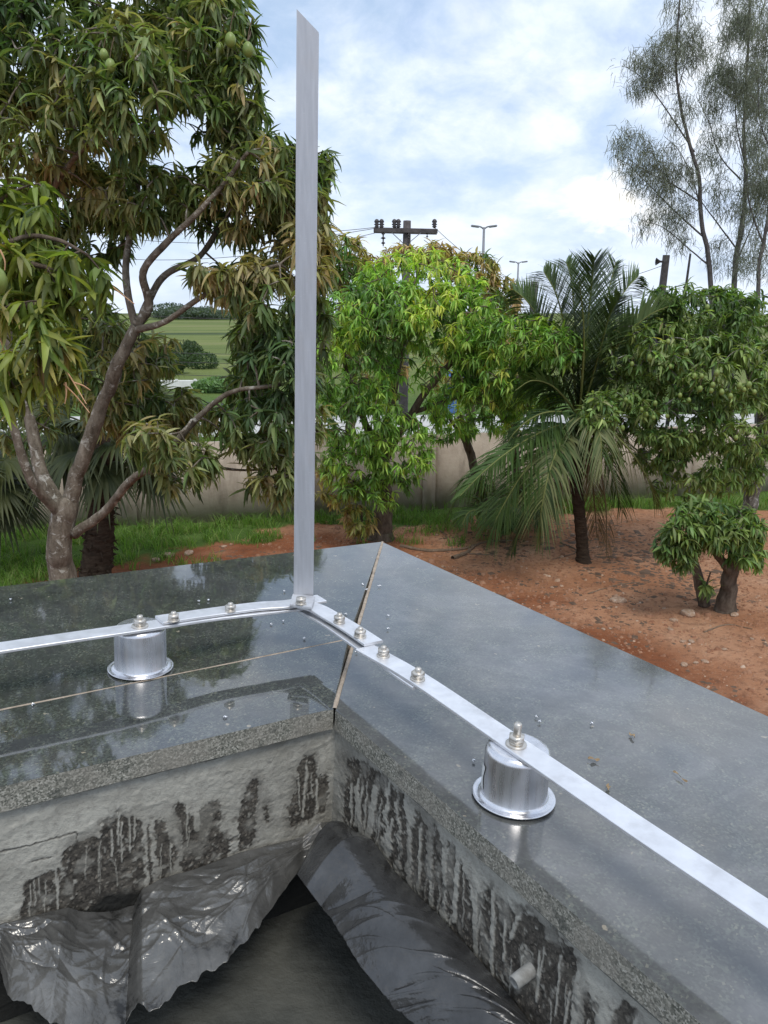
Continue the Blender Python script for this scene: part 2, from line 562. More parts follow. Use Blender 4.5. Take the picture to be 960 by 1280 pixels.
def mat_wall():
    m, t = new_mat('rendered_wall')
    co = obj_co(t)
    mp = t.n('ShaderNodeMapping', {'Vector': co, 'Scale': (1, 1, 0.22)}).outputs[0]
    c = t.ramp(t.noise(co, 1.3, 6, 0.65), [(0.3, (0.31, 0.255, 0.20)), (0.55, (0.43, 0.365, 0.295)), (0.78, (0.51, 0.445, 0.365))])
    c = t.mix(t.ramp(t.noise(mp, 3.2, 5, 0.7), [(0.52, 0.0), (0.72, 0.6)]), c, (0.15, 0.125, 0.10))
    z = t.n('ShaderNodeSeparateXYZ', {0: co}).outputs[2]
    damp = t.math('SUBTRACT', 0.55, t.math('ADD', z, t.math('MULTIPLY', t.noise(co, 1.6, 4), 0.5)), clamp=True)  # tone darkens towards the foot of the wall, with a ragged edge
    c = t.mix(damp, c, (0.16, 0.115, 0.085))
    finish(t, c, 0.95, 0, t.noise(co, 22, 6, 0.7), 0.01, 0.8, 0.15)
    return m


M_WALL = mat_wall()


# ------------------------------------------------------------------ the ground: one sheet to the horizon
def interp(x, xs, ys):
    return np.interp(x, xs, ys)


GB_X = [-400, 0, 100, 200, 300, 350, 400, 450, 500, 560, 620, 700, 850, 1100]
GB_Y = [790, 736, 716, 697, 679, 668, 656, 656, 661, 655, 648, 643, 640, 640]


def ground_height(x, y):
    near = 0.05 * (fbm(np.stack([x * 0.5, y * 0.5, 0 * x], -1), 4, 3) - 0.5) + 0.075 * (fbm(np.stack([x * 1.9, y * 1.9, 0 * x], -1), 4, 9) - 0.5) * (y < 24)
    far = np.clip((y - 62) / 480.0, 0, 1)
    hill = 8.0 * far ** 1.1 + 1.0 * far * (fbm(np.stack([x * 0.008, y * 0.012, 0 * x], -1), 3, 21) - 0.5) * 2
    drop = -10 * np.clip((y - 560) / 900.0, 0, 1)
    return near + hill + drop


def ground_z(x, y):
    return float(ground_height(np.array([x]), np.array([y]))[0])


def axis(parts):
    out = [parts[0][0]]
    for a, b, st in parts:
        n = max(1, int(round((b - a) / st)))
        out += list(np.linspace(a, b, n + 1)[1:])
    return np.array(out)


gx = axis([(-900, -100, 50), (-100, -20, 6), (-20, -7, 0.9), (-7, 9, 0.065), (9, 20, 0.6), (20, 100, 6), (100, 900, 50)])
gy = axis([(-60, -4, 6), (-4, 5.5, 0.5), (5.5, 17.5, 0.06), (17.5, 40, 0.6), (40, 620, 6), (620, 3000, 90)])
GX, GY = np.meshgrid(gx, gy, indexing='ij')
GZ = ground_height(GX.ravel(), GY.ravel())
GV = np.stack([GX.ravel(), GY.ravel(), GZ], 1)
front = GV[:, 1] > 1.0
pp = np.zeros((len(GV), 2))
pp[front] = proj(GV[front])
nz = fbm(GV * np.array([1.3, 1.3, 0]), 4, 31) - 0.5
lim = interp(pp[:, 0], GB_X, GB_Y) + nz * 46
grassy = np.clip((lim - pp[:, 1]) / 6.0, 0, 1) * front
grassy = np.where(GV[:, 1] > 17.5, 1.0, grassy)
red = np.clip((pp[:, 1] - interp(pp[:, 0], [400, 560, 760, 960], [640, 690, 770, 850]) + nz * 90) / 40.0, 0, 1) * front
red = np.clip(red, 0, 1)
farm = np.clip((GV[:, 1] - 38) / 14, 0, 1)
gme = np_mesh('ground', GV, grid_faces(len(gx), len(gy)), True, np.stack([grassy, red, farm], 1))
tag(link('ground', gme, None, M_GROUND), kind='structure')

# pale road beyond the wall
RV = []
for x in np.linspace(-60, 80, 60):
    for y in (27.0, 29, 31, 33.2):
        RV.append((x, y + 0.03 * x, ground_z(x, y + 0.03 * x) + 0.05))
tag(link('road', np_mesh('road', np.array(RV), grid_faces(60, 4)), None, M_ROAD), kind='structure')

# ------------------------------------------------------------------ boundary wall: rendered panels between piers, with a coping
WA, WB = gnd(144, 657), gnd(530, 636)
wd = (WB - WA) / np.linalg.norm(WB - WA)
wperp = np.array([wd[1], -wd[0], 0.0])      # towards the camera
bw = thing('boundary_wall', 'long beige rendered boundary wall behind the trees at the end of the yard', 'wall', tuple(WA))
S0, S1, NP = -9.0, 22.0, 10
WH = 1.62


def wall_box(s0, s1, z0, z1, thick, name, mat, off=0.0, sub=1):
    n = max(2, int((s1 - s0) / 0.25)) if sub else 2
    s = np.linspace(s0, s1, n)
    V, fr = [], []
    for side in (-1, 1):
        for z in (z0, z1):
            P = WA[None, :] + wd[None, :] * s[:, None] + wperp[None, :] * (side * thick / 2 + off)
            P[:, 2] = z + (0.012 * (fbm(np.stack([s * 2, s * 0, s * 0], 1), 3, 77) - 0.5) if z == z1 else 0)
            V.append(P)
    V = np.concatenate(V)
    Fq = []
    for k in range(n - 1):
        a, b, c, d = k, n + k, 2 * n + k, 3 * n + k
        Fq += [[a, b, b + 1, a + 1], [c, c + 1, d + 1, d], [b, d, d + 1, b + 1], [a, a + 1, c + 1, c]]
    Fq += [[0, 2 * n, 3 * n, n], [n - 1, 2 * n - 1, 4 * n - 1, 3 * n - 1]]
    return link(name, np_mesh(name, V, np.array(Fq)), bw, mat)


pw = (S1 - S0) / NP
for k in range(NP):
    s0 = S0 + k * pw
    wall_box(s0 + 0.14, s0 + pw - 0.14, -0.15, WH, 0.15, 'panel', M_WALL)
    wall_box(s0 - 0.14, s0 + 0.14, -0.15, WH + 0.008, 0.21, 'pier', M_WALL)

# white wall far across the road
def simple_box_thing(name, label, cat, c, sx, sy, sz, rot, mat, sub=None):
    M = Matrix.Translation(Vector(c)) @ Matrix.Rotation(rot, 4, 'Z')
    bm = bmesh.new()
    box_bm(bm, M @ Matrix.Translation((0, 0, sz / 2)), sx, sy, sz)
    if sub:
        for (ox, oz, wx, hz_) in sub:
            box_bm(bm, M @ Matrix.Translation((ox, -sy / 2 - 0.02, oz)), wx, 0.08, hz_)
    bmesh.ops.bevel(bm, geom=bm.edges[:], offset=0.015, segments=1, affect='EDGES')
    o = bm_obj(name, bm, mat)
    return tag(o, label, cat)


fy = 47.0
simple_box_thing('white_wall', 'low white wall far across the road in front of the green hill', 'wall', (at(222, 483, fy)[0], fy, ground_z(-12, fy) - 0.1), 5.2, 0.25, 0.6, 0.02, M_WHITE,
                 [(-2.2 + 1.1 * k, 0.33, 0.16, 0.70) for k in range(5)])

# ------------------------------------------------------------------ coping, parapet and what lies behind it
OC, IC = slab(478, 677), slab(418, 886)
dR = slab(960, 893) - OC
dR = dR / np.linalg.norm(dR)
dRi = slab(866, 1270) - IC
dRi = dRi / np.linalg.norm(dRi)
dR = (dR + dRi)
dR /= np.linalg.norm(dR)
dL = np.cross(NS, dR)
if dL[0] > 0:
    dL = -dL
dLo = slab(0, 733) - OC
dLo /= np.linalg.norm(dLo)
dLi = slab(0, 985) - IC
dLi /= np.linalg.norm(dLi)


def upv(P, h):
    return P + NS * h


def prism(name, poly, h0, h1, mats, parent, edges=None, bevel=0.0012, sub=0.02):
    """polygon on the coping plane (ccw seen from above) extruded between heights; sides take material 1"""
    pts = []
    for i in range(len(poly)):
        a, b = np.asarray(poly[i]), np.asarray(poly[(i + 1) % len(poly)])
        n = 1
        if edges and i in edges:
            n = int(np.linalg.norm(b - a) / sub)
        for k in range(n):
            pts.append(a + (b - a) * k / n)
    pts = np.array(pts)
    bm = bmesh.new()
    jt = (fbm(pts * 40, 3, 5) - 0.5)[:, None]
    top = [bm.verts.new(Vector(upv(p, h1))) for p in pts]
    low = [bm.verts.new(Vector(upv(p, h0) + NS * float(j) * 0.005)) for p, j in zip(pts, jt[:, 0])]
    ft = bm.faces.new(top)
    fb = bm.faces.new(low[::-1])
    for i in range(len(pts)):
        j = (i + 1) % len(pts)
        f = bm.faces.new([low[i], low[j], top[j], top[i]])
        f.material_index = 1
    te = [e for e in ft.edges]
    if bevel:
        bmesh.ops.bevel(bm, geom=te, offset=bevel, segments=2, affect='EDGES', profile=0.5)
    return bm_obj(name, bm, mats, parent)


TH = 0.021
par = thing('parapet_wall', 'parapet corner capped with dark green granite coping slabs, rough mortar on its inner face', 'parapet', (IC[0], IC[1], 0))
FARL, FARR = 2.6, 2.4
mid = slab(437, 799)
jl = slab(0, 888)
dJ = (jl - mid) / np.linalg.norm(jl - mid)
mit = (OC - IC) / np.linalg.norm(OC - IC)
gpv = np.cross(NS, mit)
gpv = gpv if gpv[0] < 0 else -gpv           # towards the left slabs
g = 0.0009
gj = np.cross(NS, dJ)
gj = gj if gj[1] > 0 else -gj               # away from the camera
# left outer, left inner, right
prism('granite_slab', [OC + gpv * g, OC + gpv * g + dLo * FARL, mid + gpv * g + gj * g + dJ * FARL, mid + gpv * g + gj * g], -TH, 0, [M_GR_L, M_GR_E], par)
prism('granite_slab', [mid + gpv * g - gj * g * 0.4, mid + gpv * g - gj * g * 0.4 + dJ * FARL, IC + gpv * g + dLi * FARL, IC + gpv * g], -TH, 0.0004, [M_GR_L, M_GR_E], par, edges={2})
prism('granite_slab', [OC - gpv * g, IC - gpv * g, IC - gpv * g + dRi * FARR, OC - gpv * g + dR * FARR], -TH, -0.0006, [M_GR_R, M_GR_E], par, edges={1})
# joint fillings
jb = Buf()


def joint(A, B, wdt, hgt, seed):
    n = 160
    s = np.linspace(0, 1, n)[:, None]
    P = A + (B - A) * s
    d = (B - A) / np.linalg.norm(B - A)
    side = np.cross(NS, d)
    wv = wdt * (0.65 + 0.8 * fbm(P * 70, 3, seed))[:, None]
    hv = hgt + 0.0012 * (fbm(P * 160, 3, seed + 3) - 0.5)[:, None]
    off = side * 0.0008 * (fbm(P * 25, 2, seed + 9) - 0.5)[:, None]
    a, b = P - side * wv + off, P + side * wv + off
    V = np.concatenate([a - NS * 0.012, a + NS * hv * 0.4, P + off + NS * hv, b + NS * hv * 0.4, b - NS * 0.012])
    V = V.reshape(5, n, 3).reshape(-1, 3)
    jb.add(V, grid_faces(5, n))


joint(IC + mit * 0.001, OC, 0.0018, 0.0006, 1)
joint(mid, mid + dJ * FARL, 0.0013, 0.0009, 4)
link('joint_mortar', jb.mesh('joint_mortar'), par, M_JOINT)

# wall core under the coping, down to the ground
def inward(P, d, s):       # s > 0 moves away from the interior
    return P


nL = np.cross(NS, dLi)
nL = nL if nL[1] < 0 else -nL               # normal of the left inner face, into the interior
nR = np.cross(NS, dRi)
nR = nR if nR[0] < 0 else -nR               # normal of the right inner face, into the interior
REC = 0.007
ICl = IC - nL * REC - nR * REC
c_bm = bmesh.new()
core = [(OC + nL * 0.02 + nR * 0.02), (OC + nL * 0.02 + nR * 0.02 + dLo * FARL), (ICl + dLi * FARL - nL * 0.004), (ICl - nL * 0.004 - nR * 0.004), (ICl + dRi * FARR - nR * 0.004), (OC + nR * 0.02 + dR * FARR)]
tv = [c_bm.verts.new(Vector(p - NS * (TH + 0.002))) for p in core]
bv = [c_bm.verts.new(Vector((p[0], p[1], -0.1))) for p in core]
c_bm.faces.new(tv)
c_bm.faces.new(bv[::-1])
for i in range(6):
    j = (i + 1) % 6
    c_bm.faces.new([bv[i], bv[j], tv[j], tv[i]])
bm_obj('wall_core', c_bm, M_RENDER, par)


# ---- mortar faces with relief
def seg_dist(P, A, B):
    A, B = np.asarray(A, float), np.asarray(B, float)
    ab = B - A
    t = np.clip(((P - A) @ ab) / (ab @ ab), 0, 1)
    return np.linalg.norm(P - A - t[:, None] * ab, axis=1)


def sdf(P, poly):
    poly = np.asarray(poly, float)
    d = np.full(len(P), 1e9)
    ins = np.zeros(len(P), bool)
    for i in range(len(poly)):
        a, b = poly[i], poly[(i + 1) % len(poly)]
        d = np.minimum(d, seg_dist(P, a, b))
        c = ((a[1] > P[:, 1]) != (b[1] > P[:, 1]))
        xi = (b[0] - a[0]) * (P[:, 1] - a[1]) / (b[1] - a[1] + 1e-9) + a[0]
        ins ^= c & (P[:, 0] < xi)
    return np.where(ins, -d, d)


DARK_L = [
    [(30, 1105), (25, 1150), (0, 1175), (60, 1190), (180, 1150), (180, 1107), (181, 1078), (180, 1050), (172, 1022), (150, 1017), (130, 1030), (122, 1045), (100, 1052), (82, 1060), (75, 1085), (50, 1095)],
    [(184, 1032), (188, 1032), (192, 1110), (187, 1110)],
    [(194, 1025), (202, 1022), (208, 1045), (220, 1065), (219, 1092), (202, 1110), (195, 1060)],
    [(221, 1005), (230, 1004), (236, 1020), (245, 1017), (257, 1005), (275, 1001), (274, 1040), (285, 1035), (289, 1052), (286, 1075), (227, 1100), (227, 1042)],
    [(307, 988), (314, 972), (320, 975), (322, 1000), (320, 1045), (300, 1067), (296, 1025)],
    [(330, 1002), (334, 1002), (336, 1025), (330, 1025)],
    [(370, 987), (372, 955), (384, 942), (394, 950), (397, 972), (410, 968), (410, 1000), (405, 1015), (385, 1024), (362, 1035), (360, 1005)],
]
DARK_R = [
    [(432, 947), (454, 952), (484, 968), (481, 1012), (478, 1069), (465, 1050), (445, 1052), (432, 1033), (430, 974)],
    [(487, 977), (497, 980), (497, 1071), (489, 1095)],
    [(500, 988), (508, 993), (509, 1077), (507, 1115), (501, 1090)],
    [(522, 1010), (533, 1033), (537, 1140), (519, 1140), (514, 1093), (516, 1040)],
    [(543, 1026), (552, 1050), (553, 1150), (541, 1140), (541, 1060)],
    [(560, 1050), (573, 1060), (587, 1112), (605, 1220), (575, 1200), (557, 1120)],
    [(560, 1110), (590, 1128), (608, 1110), (618, 1112), (630, 1125), (648, 1142), (664, 1143), (693, 1162), (716, 1187), (722, 1216), (716, 1253), (718, 1330), (640, 1330), (600, 1230), (560, 1165)],
    [(728, 1250), (738, 1240), (745, 1262), (742, 1330), (728, 1330)],
    [(768, 1262), (780, 1250), (800, 1262), (790, 1290), (765, 1290)],
    [(646, 1134), (656, 1134), (656, 1141), (646, 1141)],
]
DRIPS = [((594, 1112), (595, 1198), 3.0), ((617, 1112), (615, 1228), 2.4), ((648, 1146), (640, 1172), 2.6), ((470, 985), (458, 1062), 4), ((446, 985), (452, 1040), 3),
         ((245, 1010), (246, 1036), 4.0), ((575, 1050), (568, 1150), 3.0), ((632, 1150), (630, 1200), 1.6), ((384, 960), (378, 1020), 1.6), ((396, 975), (396, 1015), 1.5),
         ((723, 1215), (719, 1290), 3.0), ((212, 1045), (214, 1058), 1.5)]


_r = random.Random(4)
for _i in range(34):
    _x = _r.uniform(35, 410)
    _y = 1130 - _x * 0.26 - _r.uniform(10, 95)
    DRIPS.append(((_x, _y), (_x + _r.uniform(-3, 3), _y + _r.uniform(18, 55)), _r.uniform(0.3, 1.3)))
for _i in range(46):
    _x = _r.uniform(430, 740)
    _y = 905 + (_x - 418) * 0.90 + _r.uniform(25, 120)
    DRIPS.append(((_x, _y), (_x - _r.uniform(0, 8), _y + _r.uniform(25, 85)), _r.uniform(0.3, 1.5)))
CRACKS = [((-60, 1078), (20, 1060)), ((20, 1060), (60, 1050)), ((60, 1050), (94, 1039)), ((94, 1039), (96, 1052)), ((40, 1076), (64, 1070))]


def mortar_face(origin, d, nrm, smax, tmax, polys, seed, nu, nv):
    s = np.linspace(-0.012, smax, nu)
    t = np.linspace(TH - 0.002, tmax, nv)
    S, T = np.meshgrid(s, t, indexing='ij')
    S, T = S.ravel(), T.ravel()
    P = origin + d * S[:, None] - NS * T[:, None]
    q = proj(P)
    wob = np.stack([fbm(P * 110, 4, seed) - 0.5, fbm(P * 110, 4, seed + 7) - 0.5], 1) * 12 + np.stack([fbm(P * 420, 2, seed + 21) - 0.5, fbm(P * 420, 2, seed + 27) - 0.5], 1) * 7
    qq = q + wob
    D = np.full(len(P), 1e9)
    for pl in polys:
        D = np.minimum(D, sdf(qq, pl))
    drip = np.full(len(P), 1e9)
    q2 = q + wob * 0.35
    for a, b, wdt in DRIPS:
        drip = np.minimum(drip, seg_dist(q2, a, b) - wdt)
    m = np.clip(0.5 - D / 2.0, 0, 1)
    speck = fbm(P * 230, 3, seed + 11)
    m = np.where(m > 0, np.clip(m * 1.15 - np.clip((speck - 0.62) * 9, 0, 1) * 0.8, 0, 1), 0)
    m = m * (1 - np.clip((fbm(P * np.array([80, 80, 50]), 4, seed + 41) - 0.56) * 9, 0, 1) * 0.42)
    m = m * np.clip((drip + 0.5) / 1.0, 0, 1)
    for a, b in CRACKS:
        dc = seg_dist(q + wob * 0.4, a, b)
        m = np.maximum(m, np.clip(1.3 - dc / 1.1, 0, 1) * 0.9)
    smudge = np.clip(1 - np.abs(D) / 16.0, 0, 1) * (D > 0) * np.clip((fbm(P * np.array([45, 45, 20]), 4, seed + 33) - 0.42) * 5, 0, 1) * 0.5
    m = np.maximum(m, smudge * np.clip((drip + 1) / 2, 0, 1))
    edge_m = np.clip(1 - np.abs(D) / 14.0, 0, 1) * (D > 0)
    m = np.maximum(m, edge_m * np.clip((fbm(P * 150, 4, seed + 15) - 0.57) * 9, 0, 1) * 0.8)
    relief = (1 - m) * (0.0005 + 0.0011 * (fbm(P * 18, 4, seed + 2) - 0.35)) + 0.0015 * (fbm(P * 260, 3, seed + 4) - 0.5) * (0.45 + m)
    rdg = 1 - np.abs(fbm(P * np.array([26, 26, 38]), 4, seed + 8) * 2 - 1) * 5
    relief += 0.0007 * np.clip(rdg, 0, 1) * (1 - m)
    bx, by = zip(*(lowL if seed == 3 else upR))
    low = np.clip((q[:, 1] - np.interp(q[:, 0], bx, by) - 3) / 8.0, 0, 1) * (T > 0.05)  # blackened below the mortar edge: painted darkness of the gap and hole
    # old pour line near the top of the left face
    P = P + nrm * relief[:, None]
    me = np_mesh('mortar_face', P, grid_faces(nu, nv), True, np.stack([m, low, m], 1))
    return link('mortar_face', me, par, M_MORTAR)


upL = [(-330, 1235), (-60, 1175), (0, 1158), (25, 1152), (60, 1142), (85, 1135), (100, 1140), (122, 1141), (145, 1139), (168, 1132), (178, 1112), (200, 1100), (240, 1088), (275, 1075), (300, 1065), (350, 1053), (380, 1045), (400, 1028), (415, 1026), (428, 1030)]
lowL = [(x, y) for x, y in upL if x < 80 or x > 190] + [(85, 1133), (108, 1131), (124, 1119), (132, 1110), (150, 1108), (178, 1107)]
lowL.sort()
upR = [(432, 1030), (440, 1037), (465, 1050), (478, 1068), (490, 1086), (515, 1112), (545, 1140), (590, 1190), (625, 1232), (665, 1282), (760, 1400), (900, 1580)]
mortar_face(ICl, dLi, nL, 0.60, 0.215, DARK_L, 3, 760, 230)
mortar_face(ICl, dRi, nR, 0.62, 0.225, DARK_R, 53, 760, 230)

# ---- dark floor inside, loose film and membrane strip
PLl = ICl
HF = -0.215


def wall_pt(px, py, which, off=0.004):
    N, = (nL,) if which == 'L' else (nR,)
    return on_plane(px, py, ICl + N * off, N)


def height(P):
    return float((P - (CAM - NS * HS)) @ NS)


hb_ = [height(wall_pt(x, y, 'L')) for x, y in ((0, 1158), (200, 1100), (415, 1027))]
hr_ = [height(wall_pt(x, y, 'R')) for x, y in ((435, 1035), (515, 1112), (665, 1280))]
print('left mortar bottom heights', hb_, 'right', hr_)

fl = []
for a in np.linspace(-0.02, 2.2, 40):
    for b in np.linspace(-0.02, 2.2, 40):
        p = ICl + dLi * b + dRi * a + NS * (HF + 0.008 * (fbm(np.array([[a * 7, b * 7, 1.0]]), 4, 2)[0] - 0.5))
        fl.append(p)
tag(link('roof_floor', np_mesh('roof_floor', np.array(fl), grid_faces(40, 40), True), None, M_FLOOR), kind='structure')


def polyline(pts, n):
    pts = np.asarray(pts, float)
    L = np.r_[0, np.cumsum(np.linalg.norm(np.diff(pts[:, :2], axis=0), axis=1))]
    t = np.linspace(0, L[-1], n)
    return np.stack([np.interp(t, L, pts[:, k]) for k in range(pts.shape[1])], 1)


def sheet(name, A, B, mat, label, cat, seed, nu=640, nv=190, amp=0.006, crease=None, sag=0.0, jag=0.0):
    """A, B: (n,3) world edges resampled equally"""
    v = np.linspace(0, 1, nv)
    P = A[:, None, :] * (1 - v)[None, :, None] + B[:, None, :] * v[None, :, None]
    P = P + NS * (sag * np.sin(np.pi * v) ** 1.0)[None, :, None]
    jg = (fbm(np.stack([np.arange(nu) * 0.06, np.zeros(nu), np.zeros(nu)], 1), 3, 61) - 0.5) * 0.26 * jag
    P = P + (B - A)[:, None, :] * jg[:, None, None] * (v ** 7)[None, :, None]
    u = np.linspace(0, 1, nu)
    Lu = np.linalg.norm(np.diff(A, axis=0), axis=1).sum()
    Lv = np.linalg.norm(B - A, axis=1).mean()
    U, Vv = np.meshgrid(u * Lu, v * Lv, indexing='ij')
    co = np.stack([U, Vv, 0 * U], -1).reshape(-1, 3)
    P = P.reshape(-1, 3)
    h = crease(co)
    h = h * np.minimum(1, 0.35 + np.repeat(v[None], nu, 0).ravel() * 6)
    P = P + NS * (amp * h)[:, None]
    me = np_mesh(name, P, grid_faces(nu, nv), True)
    o = link(name, me, None, mat)
    m = o.modifiers.new('thick', 'SOLIDIFY')
    m.thickness = 0.0006
    m.offset = -1
    return tag(o, label, cat)


def creases(co, n, u0, u1, v0, v1, ang, aspread, lmin, lmax, wid, seed):
    """sum of short sharp folds, each a ridge along a slightly bent segment"""
    r = np.random.default_rng(seed)
    h = np.zeros(len(co))
    for k in range(n):
        c = np.array([r.uniform(u0, u1), r.uniform(v0, v1)])
        a_ = ang + r.normal(0, aspread)
        L_ = r.uniform(lmin, lmax)
        near = np.where((np.abs(co[:, 0] - c[0]) < L_) & (np.abs(co[:, 1] - c[1]) < L_))[0]
        d = co[near, :2] - c
        s_ = d[:, 0] * math.cos(a_) + d[:, 1] * math.sin(a_)
        q = -d[:, 0] * math.sin(a_) + d[:, 1] * math.cos(a_) + r.normal(0, 9.0) * s_ ** 2
        wv = wid * r.uniform(0.7, 1.8)
        prof = np.exp(-np.abs(q) / wv) * np.clip(1 - (2 * s_ / L_) ** 2, 0, 1)
        h[near] += prof * r.uniform(0.4, 1.0) * (1 if r.uniform() < 0.75 else -1)
    return h


def crumple(co):
    b = fbm(co * 9, 3, 47) * 2 - 1
    h = 1.1 * b + 0.16 * (fbm(co * 60, 4, 49) * 2 - 1)
    h += 0.36 * creases(co, 340, 0.0, 0.62, 0.004, 0.045, 0.18, 0.35, 0.02, 0.07, 0.0016, 5)
    h += 0.26 * creases(co, 170, 0.0, 0.62, 0.02, 0.16, 1.2, 0.9, 0.015, 0.06, 0.0016, 6)
    return h


def strip_crease(co):
    bb = fbm(co * 9, 3, 95) * 2 - 1
    end = np.clip((co[:, 0] - 0.16) / 0.12, 0, 1)
    h = 0.8 * bb + 0.06 * (fbm(co * 50, 3, 49) * 2 - 1) + 0.8 * end * (fbm(co * np.array([22, 12, 1]), 3, 99) * 2 - 1)
    h += 0.60 * creases(co, 160, 0.05, 0.6, 0.01, 0.13, 2.15, 0.16, 0.02, 0.07, 0.0013, 15)
    h += 0.55 * creases(co, 90, 0.22, 0.6, 0.0, 0.14, 2.3, 0.5, 0.03, 0.08, 0.0022, 16)
    h += 0.45 * creases(co, 90, 0.1, 0.6, 0.10, 0.15, 0.9, 0.4, 0.01, 0.03, 0.0014, 17)
    return h


NU = 640
loL = [(-420, 1300), (-70, 1195), (0, 1207), (12, 1245), (38, 1267), (62, 1290), (110, 1308), (140, 1296), (172, 1268), (200, 1246), (225, 1232), (255, 1218), (282, 1195), (315, 1160), (355, 1112), (375, 1088), (405, 1064), (431, 1040)]
a = polyline(upL, NU)
b = polyline(loL, NU)
A = np.array([wall_pt(x, y, 'L', 0.006) for x, y in a])
B = []
for (x, y), pa in zip(b, A):
    B.append(slab(x, y, height(pa) - 0.018))
B = np.array(B)
sheet('crumpled_sheet', A, B, M_FILM, 'crumpled shiny grey plastic sheet lying along the foot of the left mortar face', 'plastic sheet', 5, amp=0.0052, crease=crumple, sag=0.004, jag=1.0)

loR = [(376, 1086), (372, 1094), (392, 1122), (420, 1160), (452, 1212), (490, 1256), (530, 1292), (600, 1370), (700, 1480)]
a = polyline(upR, NU)
b = polyline(loR, NU)
A = np.array([wall_pt(x, y, 'R', 0.005) for x, y in a])
B = np.array([slab(x, y, height(pa) - 0.012) for (x, y), pa in zip(b, A)])
sheet('membrane_strip', A, B, M_STRIP, 'broad smooth dark grey membrane strip along the foot of the right mortar face', 'membrane', 9, amp=0.0045, crease=strip_crease, sag=0.020)

# pipe stub out of the right face
c0 = wall_pt(664, 1212, 'R', 0.0)
c1 = c0 + nR * 0.022 - NS * 0.005
pv, pf = lathe([(0.0036, 0.0), (0.0049, 0.0), (0.0051, 0.010), (0.0049, 0.022), (0.0037, 0.0223), (0.0035, 0.004)], 20)
dz = (c1 - c0) / np.linalg.norm(c1 - c0)
dx = np.cross(dz, [0, 0, 1.0]); dx /= np.linalg.norm(dx)
Rm = np.stack([dx, np.cross(dz, dx), dz], 1)
tag(link('pipe_stub', np_mesh('pipe_stub', pv @ Rm.T + (c0 - dz * 0.006), pf, True), None, M_PVC), 'short grey plastic pipe stub poking out of the dark concrete patch', 'pipe')

# ------------------------------------------------------------------ lightning conductor
HB = 0.0455
base0 = slab(379, 752, HB)
rod = thing('lightning_conductor', 'aluminium lightning conductor of bolted flat bars on cups with an upright pointed bar', 'lightning rod', tuple(base0))


def strap(name, pts, wdt=0.0222, th=0.003, n=60, heights=None, tip=None):
    """flat bar lying parallel to the coping; pts are (x, y, h) in the photograph"""
    P = np.array([slab(*p) for p in pts])
    C = smooth_path(P, n)
    T = np.gradient(C, axis=0)
    T /= np.linalg.norm(T, axis=1)[:, None]
    Sd = np.cross(NS, T)
    Sd /= np.linalg.norm(Sd, axis=1)[:, None]
    bm = bmesh.new()
    rings = []
    r = 0.0005
    prof = [(-wdt / 2 + r, 0), (wdt / 2 - r, 0), (wdt / 2, r), (wdt / 2, th - r), (wdt / 2 - r, th), (-wdt / 2 + r, th), (-wdt / 2, th - r), (-wdt / 2, r)]
    for c, s_ in zip(C, Sd):
        rings.append([bm.verts.new(Vector(c + s_ * a_ + NS * b_)) for a_, b_ in prof])
    for i in range(n - 1):
        for k in range(8):
            bm.faces.new([rings[i][k], rings[i][(k + 1) % 8], rings[i + 1][(k + 1) % 8], rings[i + 1][k]])
    bm.faces.new(rings[0][::-1])
    bm.faces.new(rings[-1])
    return bm_obj(name, bm, M_BAR, rod)


T3 = 0.0032
strap('flat_bar', [(-420, 878, 0.050), (0, 812, 0.050), (176, 786, 0.049), (260, 773, 0.0465), (330, 765, 0.0455), (396, 757, 0.0455)])
strap('splice_bar', [(199, 777, 0.0487 + T3), (260, 768, 0.0468 + T3), (320, 760, 0.0462 + T3), (360, 757, 0.0462 + T3), (402, 750, 0.0462 + T3)])
strap('lower_splice_bar', [(383, 764, HB - 0.0002 - T3), (412, 780, HB - T3), (450, 806, HB - T3), (528, 860, HB - T3)])
strap('flat_bar', [(456, 812, HB), (522, 850, HB), (645, 934, HB - 0.0008), (800, 1040, HB - 0.001), (960, 1147, HB - 0.001), (1250, 1345, HB)])
strap('splice_bar', [(372, 756, 0.0462 + 2 * T3), (395, 762, 0.0455 + 1.5 * T3), (415, 773, 0.0455 + T3), (440, 788, HB + T3), (467, 806, HB + T3)], n=80)

# upright bar with a slanted end, its foot bent forward under the bolt
Yb = slab(380, 747, HB + 3 * T3)[1]
q = [at(367, 748, Yb), at(391.5, 748, Yb), at(398.5, 41, Yb), at(371, 12, Yb)]
bm = bmesh.new()
nseg = 40
fwd = np.array([0, 0.003, 0])
lft, rgt = [], []
rows = []
for k in range(nseg + 1):
    f_ = k / nseg
    l_ = q[0] + (q[3] - q[0]) * f_
    r_ = q[1] + (q[2] - q[1]) * f_
    bow = 0.0015 * math.sin(f_ * 5.0)
    rows.append([bm.verts.new(Vector(p_ + np.array([0, bow, 0]) + o_)) for p_, o_ in ((l_, 0 * fwd), (r_, 0 * fwd), (r_, fwd), (l_, fwd))])
for i in range(nseg):
    for k in range(4):
        bm.faces.new([rows[i][k], rows[i][(k + 1) % 4], rows[i + 1][(k + 1) % 4], rows[i + 1][k]])
bm.faces.new(rows[0][::-1])
bm.faces.new(rows[-1])
bm_obj('mast', bm, M_MAST, rod)
